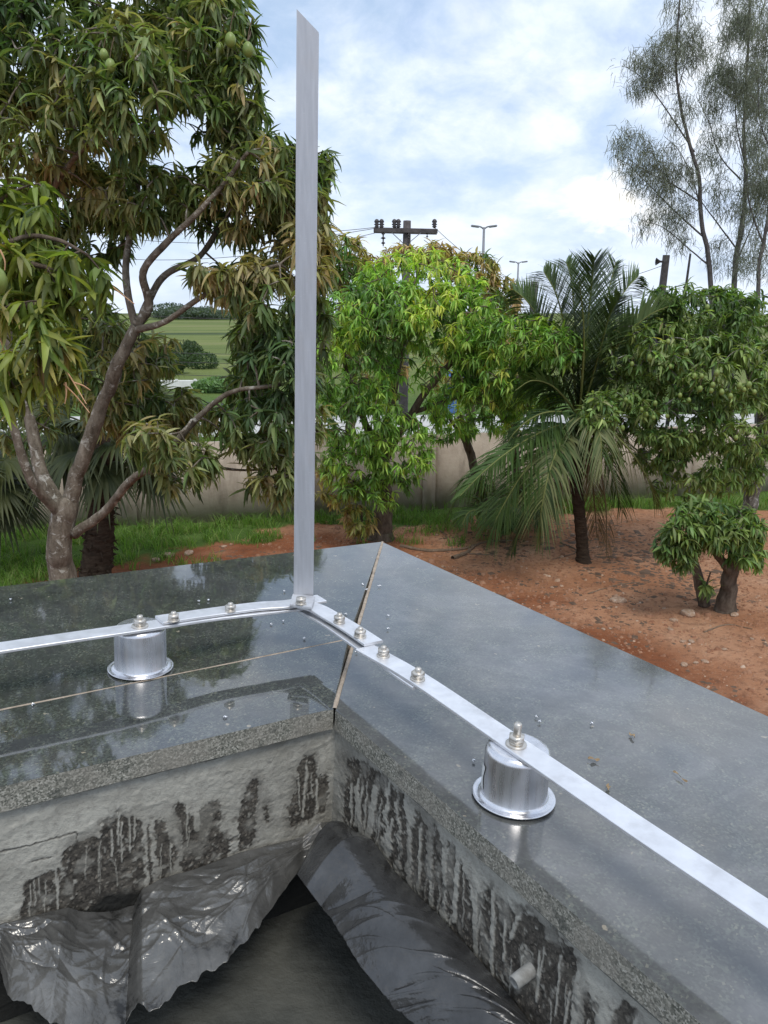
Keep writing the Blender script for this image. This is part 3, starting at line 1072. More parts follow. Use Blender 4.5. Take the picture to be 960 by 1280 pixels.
# foot tab
fb = bmesh.new()
hft = 0.0462 + 3 * T3 - 0.0002
corners = [slab(362, 758, hft), slab(389, 762, hft), slab(394, 748, hft), slab(366, 745, hft)]
lo_ = [fb.verts.new(Vector(c)) for c in corners]
hi_ = [fb.verts.new(Vector(c + NS * 0.003)) for c in corners]
fb.faces.new(lo_[::-1]); fb.faces.new(hi_)
for i in range(4):
    fb.faces.new([lo_[i], lo_[(i + 1) % 4], hi_[(i + 1) % 4], hi_[i]])
bmesh.ops.bevel(fb, geom=fb.edges[:], offset=0.0005, segments=2, affect='EDGES')
bm_obj('mast_foot', fb, M_BAR, rod)

# frame of the coping for upright parts
ex = np.cross([0, 1.0, 0], NS); ex /= np.linalg.norm(ex)
RS = np.stack([ex, np.cross(NS, ex), NS], 1)


def place(V, P, rot=0.0, sc=1.0):
    c, s_ = math.cos(rot), math.sin(rot)
    Rz = np.array([[c, -s_, 0], [s_, c, 0], [0, 0, 1]])
    return (V * sc) @ (RS @ Rz).T + P


def bolt(px, py, h, stud, rot, sc=1.0, wash=0.0082):
    P = slab(px, py, h)
    v, f = lathe([(0.0, 0.001), (0.003, 0.001), (0.003, stud - 0.0008), (0.0024, stud), (0.0, stud)], 16)
    # threads
    b_ = link('bolt', np_mesh('bolt', place(v, P, 0, sc), f, False), rod, M_BOLT)
    z0 = 0.0016
    v, f = lathe([(0.0033, 0.0), (wash, 0.0), (wash, z0 - 0.0003), (wash - 0.0003, z0), (0.0033, z0)], 28)
    w_ = link('washer', np_mesh('washer', place(v, P, 0, sc), f, False), b_, M_BOLT)
    v, f = lathe([(0.0033, z0), (0.0052, z0), (0.0053, z0 + 0.0012), (0.0033, z0 + 0.0013)], 20)
    link('spring_washer', np_mesh('spring_washer', place(v, P, 0, sc), f, False), b_, M_BOLT)
    z1 = z0 + 0.0013
    a6 = np.arange(6) * math.pi / 3
    prof = [(0.0031, z1), (0.0056, z1), (0.0063, z1 + 0.0006), (0.0063, z1 + 0.0044), (0.0056, z1 + 0.0050), (0.0031, z1 + 0.0050)]
    V = np.array([[r * math.cos(t_), r * math.sin(t_), z_] for r, z_ in prof for t_ in a6])
    Fq = []
    for i in range(len(prof) - 1):
        for k in range(6):
            Fq.append([i * 6 + k, i * 6 + (k + 1) % 6, (i + 1) * 6 + (k + 1) % 6, (i + 1) * 6 + k])
    link('nut', np_mesh('nut', place(V, P, rot, sc), np.array(Fq), False), b_, M_BOLT)
    return b_


def cup(px, py, hgt, rot):
    P = slab(px, py, 0.0012)
    R_ = 0.0255
    prof = [(0.0, hgt)] + [(R_ - 0.006 + 0.006 * math.sin(t_), hgt - 0.006 + 0.006 * math.cos(t_)) for t_ in np.linspace(0, math.pi / 2, 7)]
    prof += [(R_ + 0.0002, hgt * 0.5), (R_ + 0.0004, 0.0040), (R_ + 0.0012, 0.0022), (R_ + 0.0030, 0.0014), (0.0310, 0.0010), (0.0322, 0.0016), (0.0328, 0.0010), (0.0322, 0.0), (R_ + 0.003, 0.0)]
    v, f = lathe(prof, 72)
    return link('standoff_cup', np_mesh('standoff_cup', place(v, P, rot), f, True), rod, M_CUP)


cup_r = cup(642, 994, 0.0435, 0.4)
aa, zz_ = np.radians(np.linspace(172, 190, 8)), np.linspace(0.007, 0.027, 8)
SV = np.array([(0.0263 * math.cos(a_ + (0.05 * math.sin(z_ * 300))), 0.0263 * math.sin(a_ + (0.05 * math.sin(z_ * 300))), z_) for a_ in aa for z_ in zz_])
so_ = link('peeling_film', np_mesh('peeling_film', place(SV, slab(642, 994, 0.0012)), grid_faces(8, 8), True), cup_r, M_WHITE)
so_.matrix_parent_inverse = Matrix.Identity(4)
cup(176, 834, 0.0470, 1.1)
TB = 0.003
bolt(645, 931, HB - 0.0008 + TB, 0.0175, 0.3, 1.05, 0.0078)
bolt(175, 783, 0.049 + TB, 0.0120, 0.1, 1.0, 0.0082)
bolt(217, 776, 0.0484 + T3 + TB, 0.0108, 0.7, 0.92, 0.0066)
bolt(288, 764, 0.0465 + T3 + TB, 0.0105, 0.2, 0.92, 0.0062)
bolt(376, 755, hft + 0.003, 0.0085, 0.5, 0.95, 0.0064)
bolt(424, 778, HB + T3 + TB, 0.0110, 0.9, 0.95, 0.0066)
bolt(450, 796, HB + T3 + TB, 0.0110, 0.25, 0.95, 0.0068)
bolt(479, 820, HB + TB, 0.0112, 0.6, 0.95, 0.0068)
bolt(522, 849, HB + TB, 0.0115, 0.0, 0.98, 0.0070)

# bright shavings and dry bits lying on the granite
shav = [(457, 738), (472, 733), (455, 731), (487, 770), (434, 768), (353, 777), (355, 739), (260, 751), (444, 815), (340, 781), (279, 897), (41, 882), (12, 750), (380, 798), (676, 902), (672, 897), (738, 905), (592, 952), (250, 752), (486, 786)]
kinds = ['curled bright metal shaving', 'small bright metal shaving', 'flat silvery metal chip', 'twisted metal shaving']
where = ['on the slanted joint behind the upright bar', 'just right of the slanted joint', 'on the far stretch of the slanted joint', 'alone on the granite right of the corner bolts', 'beside the first bolt of the curved bar',
         'in front of the foot of the upright bar', 'left of the foot of the upright bar', 'behind the left splice bar', 'by the joint under the curved bar', 'in front of the left bar near the upright bar',
         'on the inner left slab', 'far left on the inner granite slab', 'far left behind the flat bar', 'in the sky reflection below the upright bar', 'between the last bolt and the large right cup', 'behind the bolt of the right cup',
         'to the right of the right cup bolt', 'left of the right cup', 'close behind the left splice bar bolt', 'between the joint and the lone shaving']
for k, (x, y) in enumerate(shav):
    P = slab(x, y, 0.0012)
    L_ = (0.0042 if k < 5 or k == 3 else 0.0024) * random.uniform(0.8, 1.2)
    th0 = random.uniform(0, 6.28)
    ts = np.linspace(0, 1, 12)
    C = np.stack([L_ * 1.2 * ts, 0.0010 * np.cos(ts * 9 + k), 0.0007 + 0.0007 * np.sin(ts * 9 + k)], 1)
    v, f = tube(C, 0.0004 + 0.0003 * np.sin(ts * 3), 5, cap=False)
    o = link('metal_shaving', np_mesh('metal_shaving', place(v, P, th0), f, False), None, M_CHIP)
    tag(o, kinds[k % 4] + ' ' + where[k], 'metal shaving', 'metal shavings on the granite coping')
dry = [((742, 950), 'small brown dead leaf scrap behind the right cup', 0.010), ((850, 972), 'thin dry stalk on the right slab near the edge', 0.018), ((790, 920), 'dark dead leaf scrap on the right slab', 0.009), ((760, 985), 'crumbled dead leaf on the granite beside the long bar', 0.008)]
for (x, y), lb, L_ in dry:
    P = slab(x, y, 0.0010)
    th0 = random.uniform(0, 6.28)
    ts = np.linspace(-1, 1, 9)
    w_ = 0.22 * (1 - ts ** 2) * (1 + 0.3 * np.sin(ts * 9)) if 'stalk' not in lb else 0.03 + 0 * ts
    V = np.concatenate([np.stack([ts * L_ / 2, s_ * w_ * L_, 0.0009 + 0.0010 * np.sin(ts * 4 + s_) + 0.0004], 1) for s_ in (-1, 1)])
    o = link('dry_leaf_scrap', np_mesh('dry_leaf_scrap', place(V, P, th0), grid_faces(2, 9)), None, M_DRYL)
    tag(o, lb, 'leaf scrap')
#TREES


# ------------------------------------------------------------------ plants
def leaf_template(n=4, droop=0.25, fold=0.25, wave=0.0, wtip=0.78):
    t = np.linspace(0, 1, n + 1)
    w_ = np.sin(np.pi * np.clip(t, 0.03, 0.98) ** wtip) ** 0.75 * 0.5
    z = -droop * t ** 2
    x = t * (1 - 0.35 * droop * t)
    V = []
    for i in range(n + 1):
        zz_ = z[i] + wave * math.sin(i * 2.1)
        V += [(x[i], w_[i], zz_ + fold * w_[i] * 0.5 * 0.4), (x[i], 0, zz_), (x[i], -w_[i], zz_ + fold * w_[i] * 0.5 * 0.4)]
    return np.array(V), grid_faces(n + 1, 3)


def frames(D, up, roll):
    X = D / np.linalg.norm(D, axis=1)[:, None]
    Y = np.cross(up, X)
    nrm = np.linalg.norm(Y, axis=1)[:, None]
    Y = np.where(nrm > 0.05, Y / (nrm + 1e-9), np.array([1.0, 0, 0]))
    Z = np.cross(X, Y)
    c, s_ = np.cos(roll)[:, None], np.sin(roll)[:, None]
    Y2 = Y * c + Z * s_
    Z2 = np.cross(X, Y2)
    return X, Y2, Z2


class Leaves:
    """many leaves: origin, axis, size, tint, template"""
    def __init__(s):
        s.P, s.D, s.L, s.W, s.C, s.R = [], [], [], [], [], []

    def rosette(s, P, axis_, n, L, W, col, spread=(20, 95), droopy=0.5, jitter=0.25):
        ax = axis_ / np.linalg.norm(axis_)
        ref = np.array([1.0, 0, 0]) if abs(ax[0]) < 0.7 else np.array([0, 1.0, 0])
        u = np.cross(ax, ref); u /= np.linalg.norm(u)
        v = np.cross(ax, u)
        ph = rng.uniform(0, 6.28) + np.arange(n) * 2.4
        th = np.radians(rng.uniform(spread[0], spread[1], n))
        D = ax * np.cos(th)[:, None] + (u * np.cos(ph)[:, None] + v * np.sin(ph)[:, None]) * np.sin(th)[:, None]
        D = D + np.array([0, 0, -droopy]) * rng.uniform(0.3, 1.3, n)[:, None]
        s.P.append(P + ax * rng.uniform(-0.05, 0.02, n)[:, None] * (L / 0.2))
        s.D.append(D)
        s.L.append(L * rng.uniform(0.45, 1.18, n))
        s.W.append(W * rng.uniform(0.75, 1.2, n))
        s.C.append(np.clip(col * (1 + rng.normal(0, jitter, (n, 1))) * (1 + rng.normal(0, 0.06, (n, 3))), 0.004, 0.8))
        s.R.append(rng.normal(0, 0.35, n))

    def finish(s):
        for k in 'PDLWCR':
            setattr(s, k, np.concatenate(getattr(s, k)))


TEMPL = [leaf_template(4, d, f, wv) for d, f, wv in ((0.12, 0.5, 0.0), (0.35, 0.7, 0.01), (0.62, 0.6, -0.012), (0.9, 0.7, 0.01))]
TEMPL3 = [leaf_template(3, d, f) for d, f in ((0.2, 0.5), (0.5, 0.7), (0.8, 0.6))]
LEAF_ME = {}


def build_leaves(tree, lv, mat, nparts=300, lod=0, part_name='leaf'):
    """the leaves that show largest become parts (shared meshes), the rest one mesh"""
    lv.finish()
    tp = TEMPL3 if lod else TEMPL
    N = len(lv.L)
    X, Y, Z = frames(lv.D, np.array([0, 0, 1.0]), lv.R)
    tid = rng.integers(0, len(tp), N)
    q = proj(lv.P)
    dist = np.linalg.norm(lv.P - CAM, axis=1)
    sizep = lv.L / dist
    inside = (q[:, 0] > 0) & (q[:, 0] < 960) & (q[:, 1] > 0) & (q[:, 1] < 760)
    order = np.argsort(-(sizep * inside))
    sel = np.zeros(N, bool)
    sel[order[:nparts]] = True
    sel &= inside
    buf = Buf()
    for k, (V, Fq) in enumerate(tp):
        ids = np.where(~sel & (tid == k))[0]
        if not len(ids):
            continue
        W = (X[ids][:, None, :] * (V[None, :, 0:1] * lv.L[ids][:, None, None]) + Y[ids][:, None, :] * (V[None, :, 1:2] * lv.W[ids][:, None, None])
             + Z[ids][:, None, :] * (V[None, :, 2:3] * lv.L[ids][:, None, None]) + lv.P[ids][:, None, :])
        T = np.repeat(lv.C[ids][:, None, :], len(V), 1).copy()
        T[:, 1::3, :] *= 1.18
        nf = len(Fq)
        Fa = (Fq[None] + (np.arange(len(ids)) * len(V))[:, None, None]).reshape(-1, 4)
        buf.add(W.reshape(-1, 3), Fa, T.reshape(-1, 3))
    o = link('foliage', buf.mesh('foliage', True), tree, mat)
    o['kind'] = 'stuff'
    if nparts:
        ids = np.where(sel)[0]
        # colour classes share meshes
        cl = {}
        for i in ids:
            key = (int(tid[i]), tuple(np.round(np.log(lv.C[i] + 0.01) * 3).astype(int)), mat.name)
            cl.setdefault(key, []).append(i)
        pinv = Matrix.Translation(tree.location).inverted()
        for key, idl in cl.items():
            if key not in LEAF_ME:
                V, Fq = tp[key[0]]
                T = np.repeat(lv.C[idl[0]][None], len(V), 0).copy()
                T[1::3] *= 1.18
                me = np_mesh('leaf', V, Fq, True, T)
                me.materials.append(mat)
                LEAF_ME[key] = me
            for i in idl:
                ob = bpy.data.objects.new(part_name, LEAF_ME[key])
                COL.objects.link(ob)
                ob.parent = tree
                ob.matrix_parent_inverse = pinv
                M = np.eye(4)
                M[:3, 0] = X[i] * lv.L[i]; M[:3, 1] = Y[i] * lv.W[i]; M[:3, 2] = Z[i] * lv.L[i]; M[:3, 3] = lv.P[i]
                ob.matrix_basis = Matrix(M.tolist())
    return o


def limb(tree, pts, r0, r1, mat, name='branch', n=26, sides=10, jit=0.16, flare=0.0):
    """pts: (x, y, Y) in the photograph and metres; returns sampled points"""
    P = np.array([at(*p) if len(p) == 3 else p[0] for p in pts])
    C = smooth_path(P, n)
    C[1:-1] += (fbm(C[1:-1, None, :] * 3.0 + np.array([[0, 0, 0], [9, 3, 1], [4, 7, 5]]), 3, 17) - 0.5) * r0 * 0.8
    t = np.linspace(0, 1, n)
    R = r0 + (r1 - r0) * t ** 0.8
    if flare:
        R = R * (1 + flare * np.exp(-t * 14))
    v, f = tube(C, R, sides, jit, random.randrange(999))
    link(name, np_mesh(name, v, f, True), tree, mat)
    return C


def twigs(tree, skel, pts, mat, r=0.006, sag=0.08, maxd=2.2):
    """thin branches: join every leaf whorl to the nearest bit of branch"""
    skel = np.asarray(skel)
    pts = np.asarray(pts)
    d = np.array([np.min(np.linalg.norm(skel - p, axis=1)) for p in pts])
    order = np.argsort(d)
    nodes = list(skel)
    arr = np.zeros((len(skel) + len(pts), 3))
    arr[:len(skel)] = skel
    n = len(skel)
    buf = Buf()
    dirs = np.zeros((len(pts), 3))
    for i in order:
        p = pts[i]
        dd = np.linalg.norm(arr[:n] - p, axis=1)
        dd[:len(skel)] *= 0.8
        j = int(np.argmin(dd))
        a = arr[j]
        L = np.linalg.norm(p - a)
        dirs[i] = (p - a) / (L + 1e-6)
        if L < maxd:
            mid_ = (a + p) / 2 + np.array([0, 0, sag * L]) + rng.normal(0, 0.06 * L, 3)
            t = np.linspace(0, 1, 4)[:, None]
            C = (1 - t) ** 2 * a + 2 * t * (1 - t) * mid_ + t ** 2 * p
            v, f = tube(C, np.linspace(r * (1 + min(L, 1.2) * 1.6), r * 0.6, 4), 4, cap=False)
            buf.add(v, f)
        arr[n] = p
        n += 1
    o = link('twigs', buf.mesh('twigs', True), tree, mat)
    o['kind'] = 'stuff'
    return dirs


def in_gaps(q, gaps):
    bad = np.zeros(len(q), bool)
    for g_ in gaps:
        if len(g_) == 4 and not hasattr(g_[0], '__len__'):
            bad |= ((q[:, 0] - g_[0]) / g_[2]) ** 2 + ((q[:, 1] - g_[1]) / g_[3]) ** 2 < 1
    return bad


def sample_blobs(blobs, gaps=(), shell=0.55):
    """blobs: (cx, cy, rx, ry, Y, depth, n) photograph ellipses at a distance, with a depth in metres"""
    P, K = [], []
    for bi, (cx, cy, rx, ry, Y, dep, n) in enumerate(blobs):
        d = rng.normal(0, 1, (n, 3))
        d /= np.linalg.norm(d, axis=1)[:, None]
        r = rng.uniform(0, 1, n) ** (1 / 3) * (1 - shell) + shell
        d *= r[:, None]
        px, py, yy = cx + d[:, 0] * rx, cy + d[:, 2] * -ry, Y + d[:, 1] * dep
        for x, y, Yq in zip(px, py, yy):
            P.append(at(x, y, Yq))
            K.append(bi)
    P, K = np.array(P), np.array(K)
    keep = ~in_gaps(proj(P), gaps)
    return P[keep], K[keep]


def mango(name, label, base, limbs, blobs, gaps, pal, L, W, nleaf, bark, nparts=300, lod=0, droopy=0.55, twr=0.006, fruits=None, fruit_r=0.05, gdark=0.0, group=None, cat='tree', spread=(20, 95), sag=0.08):
    t = thing(name, label, cat, tuple(base), group)
    skel = []
    for i, lb in enumerate(limbs):
        pts, r0, r1 = lb[:3]
        nm = 'trunk' if i == 0 else 'branch'
        C = limb(t, pts, r0, r1, bark, nm, n=60, sides=14 if r0 > 0.06 else 8, flare=0.35 if i == 0 else 0)
        skel.append(C if i else C[len(C) // 2:])
    skel = np.concatenate(skel)
    L, W = L * 0.84, W * 0.86
    blobs = [(*b_[:6], int(b_[6] * 1.38)) for b_ in blobs]
    P, K = sample_blobs(blobs, gaps)
    dirs = twigs(t, skel, P, bark, twr, sag)
    lv = Leaves()
    pal = [np.array(c) for c in pal]
    for p, k, d in zip(P, K, dirs):
        b = blobs[k]
        ci = pal[min(len(pal) - 1, int(rng.beta(1.3, 1.8) * len(pal)))] if True else pal[0]
        tone = fbm(np.array([p * 1.1]), 2, 5)[0]
        col = pal[int(np.clip(tone * 1.5 - 0.25 + rng.normal(0, 0.14), 0, 0.999) * len(pal))]
        axis_ = d * 0.8 + rng.normal(0, 0.35, 3) + np.array([0, 0, 0.25])
        lv.rosette(p, axis_, int(rng.integers(nleaf - 3, nleaf + 4)), L, W, col, spread, droopy)
    build_leaves(t, lv, M_LEAF, nparts, lod)
    for (x, y, Y) in (fruits or []):
        c = at(x, y, Y)
        fr = fruit_r * random.uniform(0.68, 1.12)
        prof = [(0.001, 1.15), (0.35, 1.08), (0.72, 0.7), (0.92, 0.15), (0.90, -0.35), (0.66, -0.85), (0.3, -1.1), (0.001, -1.16)]
        v, f = lathe([(a_ * fr, b_ * fr) for a_, b_ in prof], 12)
        fo = link('fruit', np_mesh('fruit', v + c, f, True), t, M_FRUIT)
        st = smooth_path([c + np.array([0, 0, fr * 1.1]), c + np.array([0.01, 0.01, fr * 2.6]), c + np.array([0.04, 0.0, fr * 4.5])], 5)
        v, f = tube(st, fr * 0.07, 4, cap=False)
        so = link('stalk', np_mesh('stalk', v, f), t, M_TWIG)
        so.parent = fo
        so.matrix_parent_inverse = Matrix.Identity(4)
        so.matrix_parent_inverse = fo.matrix_parent_inverse.inverted() @ Matrix.Identity(4) if False else so.matrix_parent_inverse
    return t


OLIVE = [(0.0819, 0.1342, 0.0546), (0.123, 0.1806, 0.0615), (0.1859, 0.2271, 0.0888), (0.2733, 0.271, 0.116), (0.369, 0.3097, 0.1537)]
YELLOWG = [(0.121, 0.1693, 0.0372), (0.1915, 0.2406, 0.0537), (0.2722, 0.294, 0.0722), (0.3427, 0.3029, 0.1032), (0.4032, 0.2851, 0.1238)]
BRIGHT = [(0.1034, 0.1906, 0.0494), (0.155, 0.291, 0.0636), (0.2325, 0.4014, 0.0777), (0.3487, 0.5018, 0.0989), (0.5167, 0.5821, 0.1236)]
DARKG = [(0.0764, 0.1346, 0.0413), (0.1147, 0.1884, 0.0531), (0.1719, 0.2422, 0.0649), (0.1819, 0.2812, 0.0884), (0.2599, 0.3323, 0.118)]
FLUSH = [(0.0857, 0.168, 0.0364), (0.1856, 0.2184, 0.0546), (0.3284, 0.2856, 0.091), (0.4284, 0.3192, 0.1456), (0.4855, 0.336, 0.182)]

# ---- the big mango tree on the left
Y0 = 7.0
big_base = at(82, 800, 6.8); big_base[2] = 0
BL = [
    ([(84, 965, 6.8), (80, 760, 6.8), (76, 690, 6.8), (82, 625, 6.8)], 0.1240, 0.1120),
    ([(82, 640, 6.8), (108, 560, 6.75), (130, 500, 6.7), (150, 450, 6.6), (172, 400, 6.6)], 0.0760, 0.0440),
    ([(80, 640, 6.8), (50, 590, 6.9), (38, 530, 7.0), (22, 480, 7.0), (10, 400, 7.1), (40, 280, 7.2), (90, 200, 7.2)], 0.0680, 0.0240),
    ([(80, 650, 6.8), (40, 600, 6.5), (20, 545, 6.4), (5, 480, 6.3)], 0.0480, 0.0320),
    ([(92, 668, 6.8), (130, 638, 6.7), (165, 600, 6.5), (205, 570, 6.3), (250, 520, 6.2), (290, 490, 6.1), (350, 480, 6.1)], 0.0480, 0.0144),
    ([(185, 590, 6.4), (240, 582, 6.5), (300, 588, 6.6), (345, 586, 6.7)], 0.0192, 0.0080),
    ([(172, 402, 6.6), (186, 380, 6.6), (180, 340, 6.5), (210, 300, 6.4), (245, 270, 6.3), (280, 230, 6.3), (310, 190, 6.2)], 0.0416, 0.0144),
    ([(172, 402, 6.6), (205, 345, 6.7), (250, 320, 6.8), (285, 270, 7.0), (330, 235, 7.2), (365, 210, 7.3)], 0.0360, 0.0120),
    ([(168, 412, 6.6), (205, 402, 6.5), (250, 372, 6.4), (300, 345, 6.3), (350, 330, 6.2)], 0.0336, 0.0112),
    ([(170, 412, 6.6), (160, 370, 6.65), (158, 325, 6.8), (170, 250, 7.0), (180, 170, 7.2), (200, 90, 7.3), (215, 20, 7.4)], 0.0360, 0.0128),
    ([(90, 205, 7.2), (110, 130, 7.2), (100, 50, 7.3), (90, -40, 7.3)], 0.0280, 0.0120),
    ([(48, 270, 7.2), (70, 230, 6.6), (100, 190, 6.2), (150, 150, 5.9)], 0.0360, 0.0120),
    ([(180, 170, 7.2), (230, 110, 7.0), (280, 70, 6.9), (310, 50, 6.8)], 0.0192, 0.0080),
    ([(240, 525, 6.2), (225, 540, 6.0), (190, 545, 5.9)], 0.0128, 0.0064),
]
BB = [
    (60, 60, 120, 85, 6.8, 0.7, 200), (150, 110, 80, 90, 6.2, 0.5, 120), (40, 150, 80, 70, 6.6, 0.6, 90),
    (260, 50, 60, 75, 6.9, 0.5, 120), (205, 20, 60, 50, 7.2, 0.5, 60), (300, 110, 42, 55, 6.8, 0.4, 66), (255, 130, 50, 40, 6.8, 0.4, 50),
    (320, 210, 60, 50, 6.6, 0.5, 95), (370, 235, 42, 55, 6.8, 0.5, 66), (290, 250, 80, 50, 6.8, 0.5, 90), (170, 240, 80, 45, 6.9, 0.6, 100),
    (80, 240, 70, 50, 7.2, 0.6, 70), (110, 290, 60, 40, 7.3, 0.5, 50), (380, 310, 34, 60, 6.6, 0.4, 60), (330, 380, 58, 55, 6.4, 0.4, 90),
    (290, 340, 55, 24, 6.4, 0.3, 40), (350, 460, 48, 45, 6.3, 0.4, 64), (325, 530, 50, 36, 6.3, 0.4, 50), (340, 590, 42, 34, 6.5, 0.35, 40),
    (225, 575, 45, 34, 6.1, 0.3, 30), (190, 545, 30, 24, 5.95, 0.25, 16), (150, 470, 60, 70, 7.6, 0.5, 110), (255, 450, 30, 16, 7.2, 0.2, 8), (200, 60, 90, 60, 7.6, 0.4, 70),
    (20, 330, 60, 90, 7.6, 0.5, 80), (30, 520, 50, 50, 7.9, 0.4, 40), (200, 520, 60, 40, 7.8, 0.4, 50), (390, 400, 22, 60, 7.0, 0.3, 30), (385, 520, 20, 60, 7.0, 0.3, 26),
    (-60, 100, 80, 200, 7.0, 0.8, 120), (60, -80, 170, 70, 7.0, 0.9, 130), (0, -260, 120, 120, 7.2, 0.9, 90), (400, 205, 14, 26, 6.8, 0.2, 10), (200, 505, 42, 30, 7.9, 0.4, 60), (310, 478, 30, 28, 7.0, 0.3, 34), (118, 410, 36, 36, 8.1, 0.4, 60), (175, 450, 34, 30, 8.0, 0.4, 44), (320, 430, 26, 30, 6.9, 0.3, 26), (300, 330, 30, 20, 6.8, 0.3, 24), (195, 470, 26, 30, 8.2, .3, 30), (308, 395, 22, 34, 7.0, .3, 30), (215, 440, 14, 20, 8.0, .2, 10), (280, 520, 24, 20, 7.2, .3, 20),
]
GAPS = [(226, 152, 26, 20), (216, 190, 16, 24), (168, 335, 24, 22), (205, 365, 44, 22), (250, 400, 52, 32), (200, 300, 14, 16), (262, 300, 24, 13), (355, 60, 35, 90), (252, 450, 38, 34), (125, 285, 14, 10), (105, 700, 60, 40), (355, 120, 14, 20), (285, 320, 20, 10), (210, 480, 16, 20)]
mango('mango_tree', 'tall mango tree with forked grey trunk and drooping olive leaves left of the upright bar', big_base, BL, BB, GAPS, OLIVE, 0.205, 0.036, 12, M_BARK, 300, 0, 0.80, 0.0075,
      [(138, 82, 5.75), (130, 68, 5.8), (235, 127, 6.4), (288, 50, 6.4), (275, 60, 6.5), (310, 62, 6.4)], 0.042)

# ---- nearer mango branches reaching in from the left
nb = at(-260, 900, 3.6); nb[2] = 0
NL = [
    ([(-260, 1700, 3.6), (-250, 900, 3.6), (-230, 600, 3.6), (-200, 450, 3.6)], 0.12, 0.08),
    ([(-210, 480, 3.6), (-120, 380, 3.6), (-40, 340, 3.5), (20, 330, 3.4), (60, 335, 3.4)], 0.035, 0.009),
    ([(-225, 560, 3.6), (-100, 480, 3.5), (-20, 400, 3.4), (45, 380, 3.35), (60, 420, 3.35), (68, 445, 3.35)], 0.030, 0.008),
    ([(-210, 480, 3.6), (-100, 330, 3.5), (-30, 270, 3.5), (15, 240, 3.5)], 0.028, 0.008),
    ([(-60, 350, 3.5), (20, 300, 3.45), (70, 300, 3.4), (110, 320, 3.4)], 0.014, 0.006),
]
NB = [(30, 245, 34, 24, 3.5, 0.15, 8), (40, 330, 62, 34, 3.45, 0.2, 18), (95, 345, 36, 36, 3.4, 0.15, 13), (20, 420, 52, 60, 3.35, 0.2, 22), (70, 450, 28, 28, 3.35, 0.12, 8), (15, 290, 40, 40, 3.6, 0.2, 12),
      (-60, 350, 60, 100, 3.5, 0.25, 26), (0, 480, 34, 24, 3.4, 0.15, 6)]
near_tree = mango('mango_tree', 'nearest mango tree reaching in from the left edge with large yellowish green leaves', nb, NL, NB, [(150, 260, 40, 40)], YELLOWG, 0.19, 0.033, 11, M_BARK2, 300, 0, 0.85, 0.0045,
      [(-6, 350, 3.1)], 0.045)

M_STALK = mat_noise('fruit_stalk', (0.42, 0.22, 0.12), (0.58, 0.36, 0.20), 30, 0.6)
for pts in ([(76, 452, 3.3), (92, 478, 3.25), (108, 505, 3.2)], [(80, 480, 3.3), (96, 496, 3.25), (112, 516, 3.2)], [(82, 478, 3.3), (83, 492, 3.28), (81, 505, 3.27)], [(0, 312, 3.2), (6, 326, 3.2), (6, 338, 3.2)], [(130, 350, 3.4), (150, 366, 3.4), (168, 380, 3.4)], [(0, 420, 3.3), (8, 450, 3.3), (12, 470, 3.3)], [(92, 478, 3.25), (104, 482, 3.25), (113, 488, 3.25)]):
    v, f = tube(smooth_path([at(*q_) for q_ in pts], 8), np.linspace(0.0042, 0.0018, 8), 5, cap=False)
    link('stalk', np_mesh('stalk', v, f), near_tree, M_STALK)

# ---- bright green mango tree in the middle
MA = [
    ([(476, 678, 14.0), (480, 640, 14.0), (478, 600, 13.9), (470, 560, 13.9)], 0.20, 0.13),
    ([(472, 590, 13.9), (500, 540, 13.8), (540, 480, 13.6), (580, 440, 13.5), (610, 420, 13.4)], 0.09, 0.03),
    ([(474, 575, 13.9), (490, 500, 13.9), (505, 420, 13.9), (520, 350, 13.9)], 0.09, 0.03),
    ([(470, 565, 13.9), (450, 510, 13.8), (430, 450, 13.8), (425, 380, 13.8)], 0.08, 0.03),
    ([(495, 500, 13.9), (470, 430, 13.6), (480, 360, 13.4)], 0.05, 0.02),
    ([(505, 520, 13.8), (560, 500, 13.6), (600, 490, 13.6)], 0.05, 0.02),
]
MB = [(520, 360, 85, 48, 13.8, 0.9, 230), (560, 400, 70, 40, 13.2, 0.7, 120), (480, 390, 60, 45, 13.0, 0.7, 120), (440, 460, 50, 60, 13.2, 0.7, 130), (450, 520, 52, 50, 13.1, 0.7, 120), (540, 470, 70, 40, 13.8, 0.7, 90),
      (500, 560, 44, 44, 13.2, 0.6, 90), (440, 580, 40, 40, 13.3, 0.6, 70), (480, 610, 40, 20, 13.3, 0.5, 34), (430, 400, 40, 40, 13.6, 0.6, 60), (590, 430, 40, 36, 13.4, 0.6, 60)]
mango('mango_tree', 'bushy bright green mango tree directly right of the upright bar', gnd(476, 676), MA, MB, [(545, 440, 10, 14), (520, 500, 14, 10)], BRIGHT, 0.235, 0.044, 10, M_BARK2, 300, 1, 0.7, 0.009)

